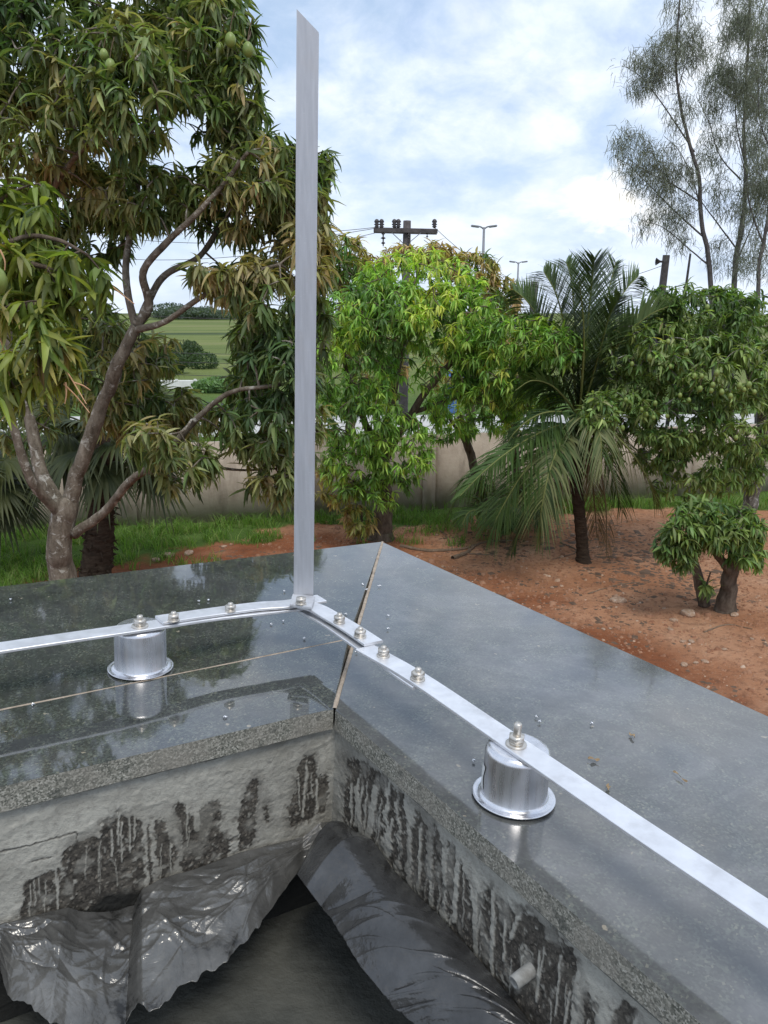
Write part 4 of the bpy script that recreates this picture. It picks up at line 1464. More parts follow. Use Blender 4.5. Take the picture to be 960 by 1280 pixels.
MB2 = [
    ([(614, 660, 15.2), (597, 600, 15.2), (586, 560, 15.2), (575, 520, 15.0)], 0.11, 0.07),
    ([(655, 640, 15.4), (645, 580, 15.2), (640, 530, 15.0), (650, 470, 14.8)], 0.12, 0.05),
    ([(640, 535, 15.0), (600, 490, 14.8), (590, 450, 14.7)], 0.06, 0.02),
    ([(644, 530, 15.0), (680, 480, 13.6), (705, 440, 12.5)], 0.05, 0.02),
    ([(586, 560, 15.2), (560, 520, 15.0), (545, 500, 15.0)], 0.05, 0.02),
]
mango('mango_tree', 'light green mango tree with thin leaning trunks just left of the coconut palm', gnd(614, 668), MB2,
      [(650, 425, 62, 34, 12.9, 0.6, 150), (700, 432, 30, 24, 12.3, 0.4, 56), (620, 470, 56, 40, 13.2, 0.7, 120), (590, 510, 60, 34, 14.0, 0.7, 90), (660, 485, 46, 30, 13.2, 0.6, 76), (560, 530, 40, 22, 15, 0.5, 40), (640, 520, 40, 24, 14.8, 0.5, 34)],
      [(680, 540, 20, 20)], BRIGHT, 0.235, 0.042, 10, M_BARK2, 300, 1, 0.65, 0.008)

# two mango trees in orange flush behind the bright one
mango('mango_tree', 'mango tree flushed with orange young leaves rising behind the upright bar', gnd(440, 606), [([(440, 600, 19.5), (438, 480, 19.5), (440, 380, 19.5)], 0.16, 0.07), ([(440, 400, 19.5), (470, 350, 19.4), (490, 320, 19.4)], 0.05, 0.02), ([(440, 400, 19.5), (425, 350, 19.4), (425, 310, 19.4)], 0.05, 0.02)],
      [(430, 320, 28, 28, 19.5, 0.8, 60), (450, 345, 40, 34, 19.5, 0.9, 80), (430, 380, 30, 40, 19.6, 0.9, 50), (470, 420, 50, 70, 19.8, 1.0, 110)], [], FLUSH, 0.32, 0.062, 9, M_BARK2, 120, 1, 0.7, 0.011)
mango('mango_tree', 'mango tree with pinkish brown young leaves on top behind the bright green tree', gnd(590, 603), [([(590, 600, 20), (588, 480, 20), (585, 390, 20)], 0.16, 0.07), ([(586, 410, 20), (550, 350, 20), (530, 320, 20)], 0.05, 0.02), ([(586, 400, 20), (600, 360, 20), (625, 370, 20)], 0.05, 0.02)],
      [(545, 315, 22, 14, 20, 0.7, 34), (590, 335, 36, 22, 20, 0.9, 66), (625, 370, 26, 26, 20, 0.8, 50), (580, 380, 60, 40, 20.4, 1.0, 90), (500, 318, 26, 12, 20, 0.6, 26), (610, 450, 80, 60, 20.6, 1.0, 110)], [], FLUSH, 0.32, 0.062, 9, M_BARK2, 120, 1, 0.7, 0.011)

# ---- right: large fruiting mango tree and the small bushy one in front
RA = [
    ([(928, 668, 13.4), (940, 620, 13.4), (950, 560, 13.3), (955, 500, 13.2), (950, 440, 13.1)], 0.14, 0.07),
    ([(948, 580, 13.3), (900, 520, 13.0), (860, 460, 12.8), (830, 420, 12.6)], 0.08, 0.03),
    ([(952, 520, 13.2), (930, 450, 13.0), (900, 400, 12.9), (880, 375, 12.9)], 0.07, 0.02),
    ([(900, 520, 13.0), (840, 510, 12.7), (790, 500, 12.5)], 0.05, 0.02),
]
RB = [(880, 395, 72, 36, 12.9, 0.9, 180), (940, 410, 60, 45, 12.8, 0.9, 120), (830, 440, 58, 48, 12.5, 0.8, 150), (900, 460, 70, 46, 12.1, 0.7, 170), (790, 500, 40, 36, 12.5, 0.6, 80), (850, 520, 64, 44, 12.2, 0.7, 150), (930, 530, 60, 44, 12.3, 0.7, 120), (880, 580, 60, 36, 12.6, 0.7, 90), (830, 560, 40, 30, 12.6, 0.6, 50), (930, 590, 26, 20, 12.6, 0.4, 24), (1010, 450, 60, 90, 12.8, 0.9, 140), (748, 520, 24, 30, 11.9, 0.3, 50), (870, 370, 60, 16, 12.9, 0.8, 26), (770, 440, 24, 40, 12.5, 0.5, 26), (800, 560, 50, 24, 12.5, 0.5, 24), (870, 605, 60, 20, 12.5, 0.6, 26)]
FR = [(877, 470, 11.4), (891, 481, 11.3), (875, 486, 11.35), (889, 488, 11.3), (902, 490, 11.3), (924, 482, 11.4), (930, 487, 11.4), (936, 481, 11.4), (943, 490, 11.3), (913, 495, 11.3), (782, 500, 11.9), (802, 512, 11.7), (817, 522, 11.6), (778, 535, 11.9), (808, 518, 11.7), (812, 447, 11.7), (819, 504, 11.6), (834, 520, 11.5),
      (920, 547, 11.5), (850, 494, 11.4), (838, 458, 11.6), (835, 427, 11.7), (884, 384, 12.0), (868, 470, 11.5), (896, 466, 11.4), (858, 440, 11.5), (790, 455, 11.9), (861, 500, 11.4)]
mango('mango_tree', 'large mango tree hung with small round green fruit at the right edge', gnd(928, 668), RA, RB, [(950, 520, 14, 10)], DARKG + [(0.15, 0.23, 0.07)], 0.22, 0.046, 11, M_BARKP, 300, 1, 0.5, 0.007, FR, 0.042)

RC = [
    ([(907, 768, 10.35), (910, 740, 10.3), (914, 715, 10.25), (920, 690, 10.2), (925, 665, 10.2)], 0.135, 0.08),
    ([(880, 756, 10.5), (874, 725, 10.45), (868, 700, 10.4), (862, 670, 10.3)], 0.085, 0.05),
    ([(912, 712, 10.2), (895, 690, 10.2), (885, 660, 10.2)], 0.07, 0.04),
    ([(922, 690, 10.2), (940, 665, 10.1), (945, 645, 10.1)], 0.05, 0.02),
    ([(868, 700, 10.4), (845, 680, 10.2), (830, 670, 10.1)], 0.04, 0.015),
    ([(885, 745, 10.45), (884, 730, 10.2), (888, 715, 10.1)], 0.02, 0.01),
]
RCB = [(860, 664, 30, 28, 10.0, 0.35, 60), (836, 678, 20, 16, 9.9, 0.2, 20), (888, 642, 34, 18, 10.2, 0.35, 44), (928, 660, 26, 26, 10.0, 0.32, 46), (848, 696, 20, 14, 9.9, 0.2, 14), (900, 668, 24, 18, 9.8, 0.2, 26), (886, 734, 8, 8, 10.2, 0.08, 4), (946, 690, 10, 22, 10.1, 0.15, 12), (866, 632, 14, 8, 10.2, 0.15, 8), (925, 694, 16, 12, 9.9, 0.15, 10)]
mango('mango_tree', 'small bushy mango tree with two short thick trunks on bare red soil', gnd(900, 766), RC, RCB, [(888, 712, 10, 16)], DARKG[:4] + [(0.05, 0.11, 0.02)], 0.22, 0.046, 11, M_BARK2, 300, 1, 0.75, 0.006)

# low suckers at the foot of the bright mango
mango('mango_shrub', 'low yellow green mango shrub at the foot of the bright tree trunk', gnd(450, 674), [([(452, 676, 13.7), (452, 655, 13.7), (452, 640, 13.7)], 0.03, 0.02)],
      [(448, 648, 22, 20, 13.6, 0.3, 30), (420, 600, 26, 34, 13.4, 0.4, 34)], [], YELLOWG, 0.24, 0.045, 9, M_BARK2, 60, 1, 0.7, 0.006, cat='shrub')
#PALMS


# ------------------------------------------------------------------ palms
def frond_mesh(C, llen, lw, nl, droop, col, col2, seed, vee=0.5, face=None):
    fw = 0.5 if face is None else 0.8
    """pinnate frond along the curve C (n,3); returns (rachis V,F), Buf of leaflets"""
    r = np.random.default_rng(seed)
    n = len(C)
    T = np.gradient(C, axis=0)
    T /= np.linalg.norm(T, axis=1)[:, None]
    side = np.cross(T, [0, 0, 1.0] if face is None else face)
    side /= np.linalg.norm(side, axis=1)[:, None] + 1e-9
    upn = np.cross(side, T)
    buf = Buf()
    ts = np.linspace(0.06, 0.995, nl)
    for t in ts:
        k = t * (n - 1)
        i = min(int(k), n - 2)
        f_ = k - i
        P = C[i] * (1 - f_) + C[i + 1] * f_
        tt, ss, uu = T[i], side[i], upn[i]
        Lf = llen * (math.sin(math.pi * min(1, t * 0.74 + 0.24)) ** 0.6) * r.uniform(0.8, 1.12)
        for sg in (-1, 1):
            d = ss * sg * 0.85 + tt * (fw + 0.55 * t) + uu * vee * r.uniform(0.4, 1.2)
            d = d + r.normal(0, 0.09, 3)
            d /= np.linalg.norm(d)
            q = np.linspace(0, 1, 5)
            pts = P + d * (q[:, None] * Lf) + np.array([0, 0, -1.0]) * (droop * r.uniform(0.6, 1.4) * Lf * q[:, None] ** 2)
            wv = lw * np.array([0.6, 1.0, 0.85, 0.55, 0.08])[:, None]
            wd_ = np.cross(d, [0.1 * sg, 0.05, 1.0])
            wd_ /= np.linalg.norm(wd_) + 1e-9
            wd_ = wd_ * 0.75 + uu * 0.5 * sg
            V = np.stack([pts - wd_ * wv, pts + wd_ * wv], 1).reshape(-1, 3)
            c = np.array(col) * (1 - 0.0) + (np.array(col2) - np.array(col)) * r.uniform(0, 1)
            buf.add(V, grid_faces(5, 2), c)
    Rr = np.linspace(0.024, 0.006, n)
    v, f = tube(C, Rr, 5, cap=False)
    return (v, f), buf


def frond(tree, pts, llen, lw, nl, droop, col, col2, seed, vee=0.5, rcol=(0.20, 0.22, 0.07), face=None):
    P = np.array([at(*p) for p in pts])
    C = smooth_path(P, 26)
    (v, f), buf = frond_mesh(C, llen, lw, nl, droop, col, col2, seed, vee, face)
    o = link('frond', buf.mesh('frond'), tree, M_PALM)
    me = np_mesh('midrib', v, f, True, np.tile(np.array(rcol), (len(v), 1)))
    m_ = link('midrib', me, tree, M_PALM)
    m_.parent = o
    m_.matrix_parent_inverse = Matrix.Identity(4)
    return o


PG, PG2, PY, PD = (0.052, 0.098, 0.026), (0.095, 0.155, 0.042), (0.20, 0.21, 0.09), (0.038, 0.066, 0.028)
BRN, BRN2 = (0.13, 0.085, 0.045), (0.22, 0.16, 0.09)
PU, PU2 = (0.10, 0.16, 0.065), (0.17, 0.24, 0.10)
YP = 12.6
coc = thing('coconut_palm', 'young coconut palm with a thin dark trunk and arching fronds in the red yard', 'palm tree', tuple(gnd(728, 703)))
P = np.array([at(729, 706, YP), at(727, 670, YP), at(722, 620, YP), at(719, 570, YP), at(722, 525, YP)])
C = smooth_path(P, 70)
rr = np.linspace(0.105, 0.085, 70) * (1 + 0.10 * (np.arange(70) % 4 == 0)) * (1 + 0.5 * np.exp(-np.arange(70) / 3.0))
v, f = tube(C, rr, 14, 0.08, 4)
link('trunk', np_mesh('trunk', v, f, True), coc, M_PTRUNK)
cc = (724, 520)
fr_ = [
    # upright and arching fronds
    ([(724, 522, 12.6), (731, 450, 12.6), (736, 390, 12.6), (740, 350, 12.5), (743, 322, 12.4)], 0.84, 0.025, 92, 0.16, PU, PU2),
    ([(724, 522, 12.6), (714, 450, 12.6), (704, 400, 12.7), (694, 365, 12.7), (680, 340, 12.8)], 0.84, 0.025, 88, 0.22, PU, PU2),
    ([(724, 522, 12.6), (744, 450, 12.7), (762, 400, 12.7), (780, 365, 12.8), (798, 345, 12.9)], 0.81, 0.025, 88, 0.24, PU, PU2),
    ([(724, 522, 12.6), (748, 470, 12.4), (778, 425, 12.3), (810, 395, 12.2), (838, 382, 12.2)], 0.78, 0.025, 83, 0.35, PU, PU2),
    ([(724, 522, 12.6), (722, 445, 12.8), (718, 390, 13.0), (714, 350, 13.1), (708, 328, 13.2)], 0.81, 0.025, 88, 0.18, PU, PU2),
    ([(724, 522, 12.6), (700, 460, 12.8), (680, 410, 13.0), (660, 378, 13.2), (642, 362, 13.4)], 0.81, 0.025, 83, 0.28, PU, PU2),
    ([(724, 522, 12.6), (742, 440, 13.0), (756, 385, 13.2), (764, 350, 13.4), (770, 328, 13.5)], 0.81, 0.025, 88, 0.20, PG2, PU),
    ([(724, 522, 12.6), (738, 480, 12.3), (752, 430, 12.1), (762, 395, 12.0), (775, 370, 11.9)], 0.70, 0.025, 77, 0.30, PG2, PU),
    ([(724, 522, 12.6), (706, 480, 12.9), (690, 440, 13.1), (668, 410, 13.3), (648, 400, 13.4)], 0.74, 0.025, 77, 0.40, PG2, PU),
    ([(724, 522, 12.6), (740, 492, 12.9), (762, 462, 13.1), (790, 445, 13.3), (815, 448, 13.4)], 0.74, 0.025, 77, 0.50, PG2, PU),
    ([(724, 522, 12.6), (704, 495, 12.4), (686, 480, 12.3), (664, 476, 12.2), (644, 488, 12.1)], 0.50, 0.022, 64, 0.5, PG, PG2),
    ([(724, 522, 12.6), (728, 470, 12.2), (730, 425, 12.0), (728, 385, 11.9), (724, 352, 11.8)], 0.70, 0.025, 77, 0.20, PG2, PU2),
    # hanging fronds to the left
    ([(722, 530, 12.6), (690, 535, 12.2), (650, 555, 11.8), (610, 585, 11.4), (575, 620, 11.2)], 0.66, 0.023, 84, 0.55, PG, PG2),
    ([(722, 530, 12.6), (690, 550, 12.1), (655, 590, 11.7), (625, 640, 11.5), (612, 672, 11.5)], 0.66, 0.023, 84, 0.6, PG, PG2),
    ([(722, 530, 12.6), (705, 545, 12.0), (688, 585, 11.5), (678, 630, 11.3), (672, 680, 11.3)], 0.62, 0.023, 84, 0.7, PG, PY),
    ([(722, 530, 12.6), (708, 550, 12.4), (680, 600, 12.2), (655, 650, 12.2), (640, 690, 12.3)], 0.62, 0.022, 70, 0.75, PD, PG),
    ([(722, 525, 12.6), (700, 515, 12.3), (670, 520, 12.1), (640, 545, 12.0), (625, 580, 12.0)], 0.6, 0.018, 56, 0.8, PD, PG),
    # to the right
    ([(724, 525, 12.6), (750, 530, 12.2), (780, 555, 11.9), (805, 590, 11.8), (822, 630, 11.8)], 0.62, 0.018, 60, 0.85, PG, BRN),
    ([(724, 525, 12.6), (745, 545, 12.9), (765, 590, 13.1), (778, 640, 13.2)], 0.60, 0.018, 50, 0.9, PD, PG),
    ([(724, 530, 12.6), (736, 520, 12.0), (750, 545, 11.6), (752, 590, 11.5)], 0.55, 0.018, 46, 0.9, PG, PY),
]
for i, a_ in enumerate(fr_):
    frond(coc, *a_, seed=100 + i, vee=0.35, face=(0.1 * (i % 3 - 1), 1.0, 0.35) if i < 12 else None)
for i, pts in enumerate([[(722, 540, 12.6), (745, 570, 12.4), (757, 630, 12.3), (758, 695, 12.3)], [(722, 545, 12.6), (738, 590, 12.7), (744, 640, 12.8), (746, 672, 12.8)], [(720, 545, 12.6), (700, 590, 12.8), (690, 640, 12.9)]]):
    o = frond(coc, pts, 0.40, 0.020, 64, 0.9, BRN, BRN2, 200 + i, 0.1, (0.16, 0.11, 0.06), (0.2, 1.0, 0.1))
    o['label'] = 'dead brown hanging frond'

# young coconut palms / low clump at the left of the palm
yc = thing('young_palm_clump', 'low clump of young palm fronds on the ground left of the coconut palm', 'palm', tuple(gnd(632, 672)))
for i in range(18):
    a_ = i / 18 * 6.28 + 0.3
    ex_, ey_ = math.cos(a_), math.sin(a_)
    R_ = random.uniform(44, 78)
    hgt = random.uniform(30, 86)
    b0 = (632 + ex_ * 5, 668, 14.2 + ey_ * 0.1)
    frond(yc, [b0, (632 + ex_ * R_ * 0.45, 668 - hgt * 0.8, 14.2 + ey_ * 0.5), (632 + ex_ * R_ * 0.85, 668 - hgt * 0.85, 14.2 + ey_ * 0.9), (632 + ex_ * R_ * 1.05, 668 - hgt * 0.35, 14.2 + ey_ * 1.1)],
          0.42, 0.014, 34, 0.6, PG, PG2, 300 + i, 0.3)


def fan(tree, base, c, R_, normal, seed, col, col2, nseg=30, droop=0.5):
    """costapalmate fan leaf: petiole + folded segments"""
    r = np.random.default_rng(seed)
    base, c = np.array(base), np.array(c)
    ax = c - base
    ax /= np.linalg.norm(ax)
    nr = np.array(normal, float)
    nr -= ax * (nr @ ax)
    nr /= np.linalg.norm(nr) + 1e-9
    sd_ = np.cross(nr, ax)
    buf = Buf()
    for k in range(nseg):
        th = math.radians(-128 + 256 * k / (nseg - 1)) + r.normal(0, 0.02)
        d = ax * math.cos(th) + sd_ * math.sin(th)
        Ls = R_ * (0.78 + 0.22 * math.cos(th)) * r.uniform(0.88, 1.06)
        q = np.linspace(0, 1, 6)
        pts = c + d * (q[:, None] * Ls) + np.array([0, 0, -1.0]) * (droop * r.uniform(0.6, 1.5) * Ls * np.clip(q[:, None] - 0.35, 0, 1) ** 1.6) + nr * 0.02 * (k % 2) * q[:, None]
        wv = np.array([0.004, 0.045, 0.075, 0.055, 0.028, 0.004])[:, None] * R_ * 0.75
        wdir = np.cross(d, nr)
        V = np.stack([pts - wdir * wv, pts + nr * wv * 0.5, pts + wdir * wv], 1).reshape(-1, 3)
        buf.add(V, grid_faces(6, 3), np.array(col) + (np.array(col2) - np.array(col)) * r.uniform(0, 1))
    st = smooth_path([base, (base + c) / 2 + np.array([0, 0, 0.06]), c], 8)
    v, f = tube(st, 0.014, 5, cap=False)
    buf.add(v, f, np.array([0.10, 0.12, 0.04]))
    return link('fan_leaf', buf.mesh('fan_leaf'), tree, M_PALM)


YF = 11.6
fp = thing('fan_palm', 'fan palm with a shaggy dark brown trunk behind the big mango trunk', 'palm tree', tuple(gnd(122, 722)))
C = smooth_path([at(118, 725, YF), at(122, 690, YF), at(126, 640, YF), at(130, 590, YF), at(136, 545, YF)], 60)
v, f = tube(C, np.linspace(0.24, 0.15, 60) * (1 + 0.08 * (np.arange(60) % 3 == 0)), 14, 0.25, 8)
link('trunk', np_mesh('trunk', v, f, True), fp, M_PTRUNK)
bb = Buf()
for i in range(150):
    k = random.randrange(4, 56)
    a_ = random.uniform(0, 6.28)
    R_ = 0.2 * (1 - 0.25 * k / 60)
    p0 = C[k] + np.array([math.cos(a_) * R_, math.sin(a_) * R_, 0])
    d = np.array([math.cos(a_) * 0.6, math.sin(a_) * 0.6, random.uniform(-0.6, 1.0)])
    d /= np.linalg.norm(d)
    v, f = tube(np.array([p0, p0 + d * 0.06, p0 + d * 0.13 + np.array([0, 0, -0.02])]), [0.022, 0.016, 0.004], 4, cap=False)
    bb.add(v, f)
o = link('leaf_stubs', bb.mesh('leaf_stubs'), fp, M_PTRUNK); o['kind'] = 'stuff'
crown = C[-1]
for i in range(26):
    a_ = i * 2.4
    el = -0.75 + 1.6 * (i / 25.0)
    dirv = np.array([math.cos(a_) * math.cos(el), 0.7 * math.sin(a_) * math.cos(el), math.sin(el)])
    Lp = random.uniform(0.55, 0.95)
    c = crown + dirv * Lp + np.array([0, 0, 0.05])
    fan(fp, crown + dirv * 0.08, c, random.uniform(0.62, 0.82), (0.0, -0.5, 0.85) if el > 0 else (dirv[0] * 0.3, -0.4, 0.7), 400 + i, (0.032, 0.048, 0.016), (0.085, 0.10, 0.035), 32, 0.55 + 0.5 * (el < 0.2))
fp2 = thing('fan_palm', 'second fan palm with drooping dark fronds at the left edge by the wall', 'palm tree', tuple(gnd(-40, 700)))
C2 = smooth_path([at(-40, 712, 12.0), at(-38, 640, 12.0), at(-36, 590, 12.0)], 30)
v, f = tube(C2, np.linspace(0.22, 0.15, 30), 12, 0.25, 18)
link('trunk', np_mesh('trunk', v, f, True), fp2, M_PTRUNK)
for i in range(20):
    a_ = i * 2.4
    el = -0.7 + 1.5 * (i / 19.0)
    dirv = np.array([math.cos(a_) * math.cos(el), 0.7 * math.sin(a_) * math.cos(el), math.sin(el)])
    c = C2[-1] + dirv * random.uniform(0.5, 0.9)
    fan(fp2, C2[-1] + dirv * 0.08, c, random.uniform(0.6, 0.8), (0.0, -0.5, 0.85), 500 + i, (0.032, 0.048, 0.016), (0.085, 0.10, 0.035), 32, 0.7)


# ------------------------------------------------------------------ casuarinas, top right
def casuarina(label, base, limbs, blobs, seed, gaps=()):
    t = thing('casuarina_tree', label, 'tree', tuple(base), 'casuarinas beyond the yard')
    skel = []
    for i, (pts, r0, r1) in enumerate(limbs):
        C = limb(t, pts, r0 * 0.52, r1 * 0.6, M_BARKC, 'trunk' if i == 0 else 'branch', n=30, sides=8, jit=0.1)
        skel.append(C if i else C[8:])
    skel = np.concatenate(skel)
    P, K = sample_blobs(blobs, gaps, 0.25)
    P = P[fbm(P * 1.5, 2, seed) > 0.43]
    twigs(t, skel, P, M_BARKC, 0.007, 0.02, 3.0)
    r = np.random.default_rng(seed)
    N = len(P)
    n = 19
    Pb = np.repeat(P, n, 0) + r.normal(0, 0.12, (N * n, 3))
    D = r.normal(0, 0.45, (N * n, 3)) + np.array([0, 0, -1.0])
    D[:, 2] += (r.uniform(0, 1, N * n) < 0.25) * 1.3
    D /= np.linalg.norm(D, axis=1)[:, None]
    L = r.uniform(0.10, 0.34, N * n)
    sd_ = np.cross(D, r.normal(0, 1, (N * n, 3)))
    sd_ /= np.linalg.norm(sd_, axis=1)[:, None]
    w_ = 0.0062
    mid_ = Pb + D * L[:, None] * 0.5 + r.normal(0, 0.02, (N * n, 3))
    end = Pb + D * L[:, None] + np.array([0, 0, -0.3]) * (L[:, None] * 0.4)
    V = np.stack([Pb - sd_ * w_, Pb + sd_ * w_, mid_ - sd_ * w_, mid_ + sd_ * w_, end - sd_ * w_ * 0.4, end + sd_ * w_ * 0.4], 1)
    idx = np.arange(N * n)[:, None] * 6
    Fq = np.concatenate([idx + np.array([0, 1, 3, 2]), idx + np.array([2, 3, 5, 4])])
    col = np.array([0.17, 0.185, 0.15]) * r.uniform(0.6, 1.5, (N * n, 1))
    o = link('needles', np_mesh('needles', V.reshape(-1, 3), Fq, False, np.repeat(col, 6, 0)), t, M_NEEDLE)
    o['kind'] = 'stuff'
    return t


def gp(x, Y):
    p = at(x, 400, Y)
    return (p[0], p[1], ground_z(p[0], p[1]))


YC = 24.0
casuarina('leftmost casuarina, thin dark trunk leaning left with wispy drooping needles', gp(893, YC), [
    ([(896, 560, YC), (888, 350, YC), (876, 270, YC), (874, 225, YC), (862, 180, YC), (850, 130, YC), (845, 70, YC), (850, 5, YC), (855, -60, YC)], 0.16, 0.03),
    ([(884, 300, YC), (850, 270, YC), (815, 235, YC), (785, 205, YC)], 0.06, 0.015),
    ([(878, 255, YC), (840, 230, YC), (810, 215, YC - .3), (780, 195, YC - .5)], 0.05, 0.012),
    ([(868, 190, YC), (835, 140, YC), (805, 100, YC), (785, 85, YC)], 0.05, 0.012),
    ([(884, 330, YC), (860, 310, YC), (830, 285, YC), (800, 275, YC)], 0.05, 0.012),
    ([(876, 270, YC), (868, 230, YC + .4), (850, 190, YC + .6), (830, 170, YC + .6)], 0.04, 0.012),
    ([(848, 110, YC), (860, 70, YC), (870, 40, YC)], 0.03, 0.01),
], [(800, 95, 30, 26, YC, 0.7, 90), (838, 75, 34, 36, YC, 0.8, 110), (848, 30, 22, 36, YC, 0.6, 70), (790, 190, 24, 36, YC, 0.7, 90), (815, 225, 32, 26, YC, 0.7, 90), (835, 200, 26, 20, YC, 0.6, 46), (822, 275, 30, 20, YC, 0.6, 46), (855, 145, 20, 26, YC, 0.6, 36), (870, 210, 16, 26, YC, 0.5, 30), (850, 260, 22, 22, YC, 0.5, 30), (872, 60, 14, 30, YC, 0.5, 34), (835, 130, 18, 16, YC, 0.5, 20), (850, 300, 16, 16, YC, .5, 16)],
          11, [(812, 150, 22, 20)])
YC2 = 25.5
casuarina('middle casuarina of the three, straight trunk under dense grey green needles', gp(918, YC2), [
    ([(912, 560, YC2), (918, 350, YC2), (928, 280, YC2), (932, 220, YC2), (930, 160, YC2), (935, 60, YC2), (940, -60, YC2)], 0.20, 0.04),
    ([(920, 310, YC2), (890, 270, YC2), (868, 240, YC2), (850, 215, YC2)], 0.05, 0.012),
    ([(926, 225, YC2), (900, 195, YC2), (885, 150, YC2), (870, 120, YC2)], 0.05, 0.012),
    ([(930, 200, YC2), (920, 150, YC2), (918, 100, YC2), (910, 60, YC2)], 0.05, 0.015),
    ([(920, 330, YC2), (945, 270, YC2), (965, 220, YC2)], 0.05, 0.015),
    ([(932, 150, YC2), (950, 110, YC2), (965, 60, YC2)], 0.05, 0.015),
], [(925, 70, 30, 60, YC2, 1.0, 210), (900, 110, 24, 36, YC2, 0.8, 90), (935, 150, 26, 46, YC2, 0.9, 150), (900, 160, 26, 26, YC2, 0.7, 66), (890, 190, 24, 24, YC2, 0.7, 50), (930, 10, 30, 40, YC2, 1, 120), (950, 210, 22, 40, YC2, 0.8, 80), (905, 240, 26, 30, YC2, 0.7, 50), (935, 270, 26, 30, YC2, 0.7, 44), (912, 320, 30, 26, YC2, 0.7, 44)], 12)
YC3 = 23.0
casuarina('rightmost casuarina, forked trunk cut by the right edge of the picture', gp(948, YC3), [
    ([(946, 560, YC3), (948, 355, YC3), (955, 300, YC3), (965, 230, YC3), (975, 120, YC3), (985, -20, YC3)], 0.14, 0.03),
    ([(956, 310, YC3), (938, 260, YC3), (930, 210, YC3), (918, 170, YC3)], 0.06, 0.015),
    ([(958, 290, YC3), (985, 240, YC3), (1010, 180, YC3)], 0.06, 0.015),
    ([(968, 200, YC3), (950, 150, YC3), (948, 90, YC3)], 0.05, 0.015),
], [(955, 100, 28, 60, YC3, 0.9, 150), (960, 200, 26, 50, YC3, 0.8, 110), (975, 30, 30, 50, YC3, 0.9, 90), (948, 320, 24, 26, YC3, 0.6, 44), (1000, 200, 40, 100, YC3, 1.0, 110), (940, 250, 20, 30, YC3, 0.6, 40)], 13)


# ------------------------------------------------------------------ poles, lamps, wires
def pole_mesh(x, y0, Y, r0, r1, lean=0.0):
    top = at(x, y0, Y)
    gz = ground_z(top[0], top[1])
    return np.array([[top[0] - lean, top[1], gz - 0.2], [top[0], top[1], top[2]]]), r0, r1


YU = 30.0
top = at(509, 276, YU)
up = thing('utility_pole', 'wooden utility pole with a crossarm and insulators above the bright mango tree', 'utility pole', (top[0], top[1], ground_z(top[0], top[1])))
v, f = tube(np.array([[top[0] - 0.12, top[1], ground_z(top[0], top[1]) - 0.2], [top[0] - 0.05, top[1], 4.0], [top[0], top[1], top[2]]]), [0.19, 0.16, 0.14], 10, 0.05, 3)
link('pole', np_mesh('pole', v, f), up, M_WOODP)
A_, B_ = at(467, 287, YU - 0.2), at(547, 289, YU - 0.2)
for off, nm in ((0.0, 'crossarm'), (0.42, 'crossarm')):
    bm = bmesh.new()
    c = (A_ + B_) / 2 + np.array([0, off, 0])
    box_bm(bm, Matrix.Translation(Vector(c)) @ Matrix.Rotation(-math.atan2(A_[2] - B_[2], B_[0] - A_[0]) * -1, 4, 'Y'), np.linalg.norm(B_ - A_), 0.10, 0.15)
    bm_obj(nm, bm, M_WOODP, up)


def insulator(x, y, Y, sc=1.0, hang=False):
    p = at(x, y, Y)
    prof = [(0.015, 0), (0.04, 0.02), (0.075, 0.05), (0.04, 0.07), (0.085, 0.11), (0.045, 0.14), (0.08, 0.18), (0.05, 0.24), (0.01, 0.26)]
    if hang:
        prof = [(0.02, 0.12), (0.02, 0.0), (0.09, -0.04), (0.03, -0.08), (0.03, -0.16), (0.12, -0.22), (0.03, -0.26), (0.03, -0.36), (0.10, -0.42), (0.03, -0.46), (0.02, -0.55)]
    v, f = lathe([(a_ * sc, b_ * sc) for a_, b_ in prof], 10)
    link('insulator', np_mesh('insulator', v + p, f), up, M_DARKM)


for x in (471, 477, 493, 498, 543):
    insulator(x, 285.5, YU - 0.2, 1.25)
insulator(479, 291, YU - 0.2, 0.85, True)
insulator(511, 293, YU - 0.3, 0.6, True)
insulator(534, 288, YU - 0.1, 0.5, True)
bm = bmesh.new()
for x in (490, 526):
    a1, b1 = at(x, 291, YU - 0.28), at(507, 307, YU - 0.20)
    d = Vector(b1 - a1)
    box_bm(bm, Matrix.Translation(Vector((a1 + b1) / 2)) @ d.to_track_quat('Z', 'Y').to_matrix().to_4x4(), 0.05, 0.02, d.length)
bm_obj('brace', bm, M_STEEL, up)


def street_light(x, y, Y, aw, label, r=0.07):
    t_ = at(x, y, Y)
    gz = ground_z(t_[0], t_[1])
    o = thing('street_lamp', label, 'street lamp', (t_[0], t_[1], gz), 'double armed street lamps')
    v, f = tube(np.array([[t_[0], t_[1], gz - 0.2], [t_[0], t_[1], (gz + t_[2]) / 2], [t_[0], t_[1], t_[2]]]), [r * 1.5, r * 1.2, r * 0.8], 8)
    link('pole', np_mesh('pole', v, f), o, M_STEEL)
    for s_ in (-1, 1):
        C = smooth_path([(t_[0], t_[1], t_[2] - 0.15), (t_[0] + s_ * aw * 0.5, t_[1], t_[2] + 0.02), (t_[0] + s_ * aw, t_[1], t_[2] + 0.05)], 6)
        v, f = tube(C, r * 0.5, 6)
        link('arm', np_mesh('arm', v, f), o, M_STEEL)
        bm = bmesh.new()
        box_bm(bm, Matrix.Translation((t_[0] + s_ * (aw + 0.2), t_[1], t_[2] + 0.06)) @ Matrix.Rotation(-s_ * 0.12, 4, 'Y'), 0.62, 0.28, 0.14)
        bmesh.ops.bevel(bm, geom=bm.edges[:], offset=0.04, segments=2, affect='EDGES')
        bm_obj('lamp_head', bm, M_STEEL, o)
    return o


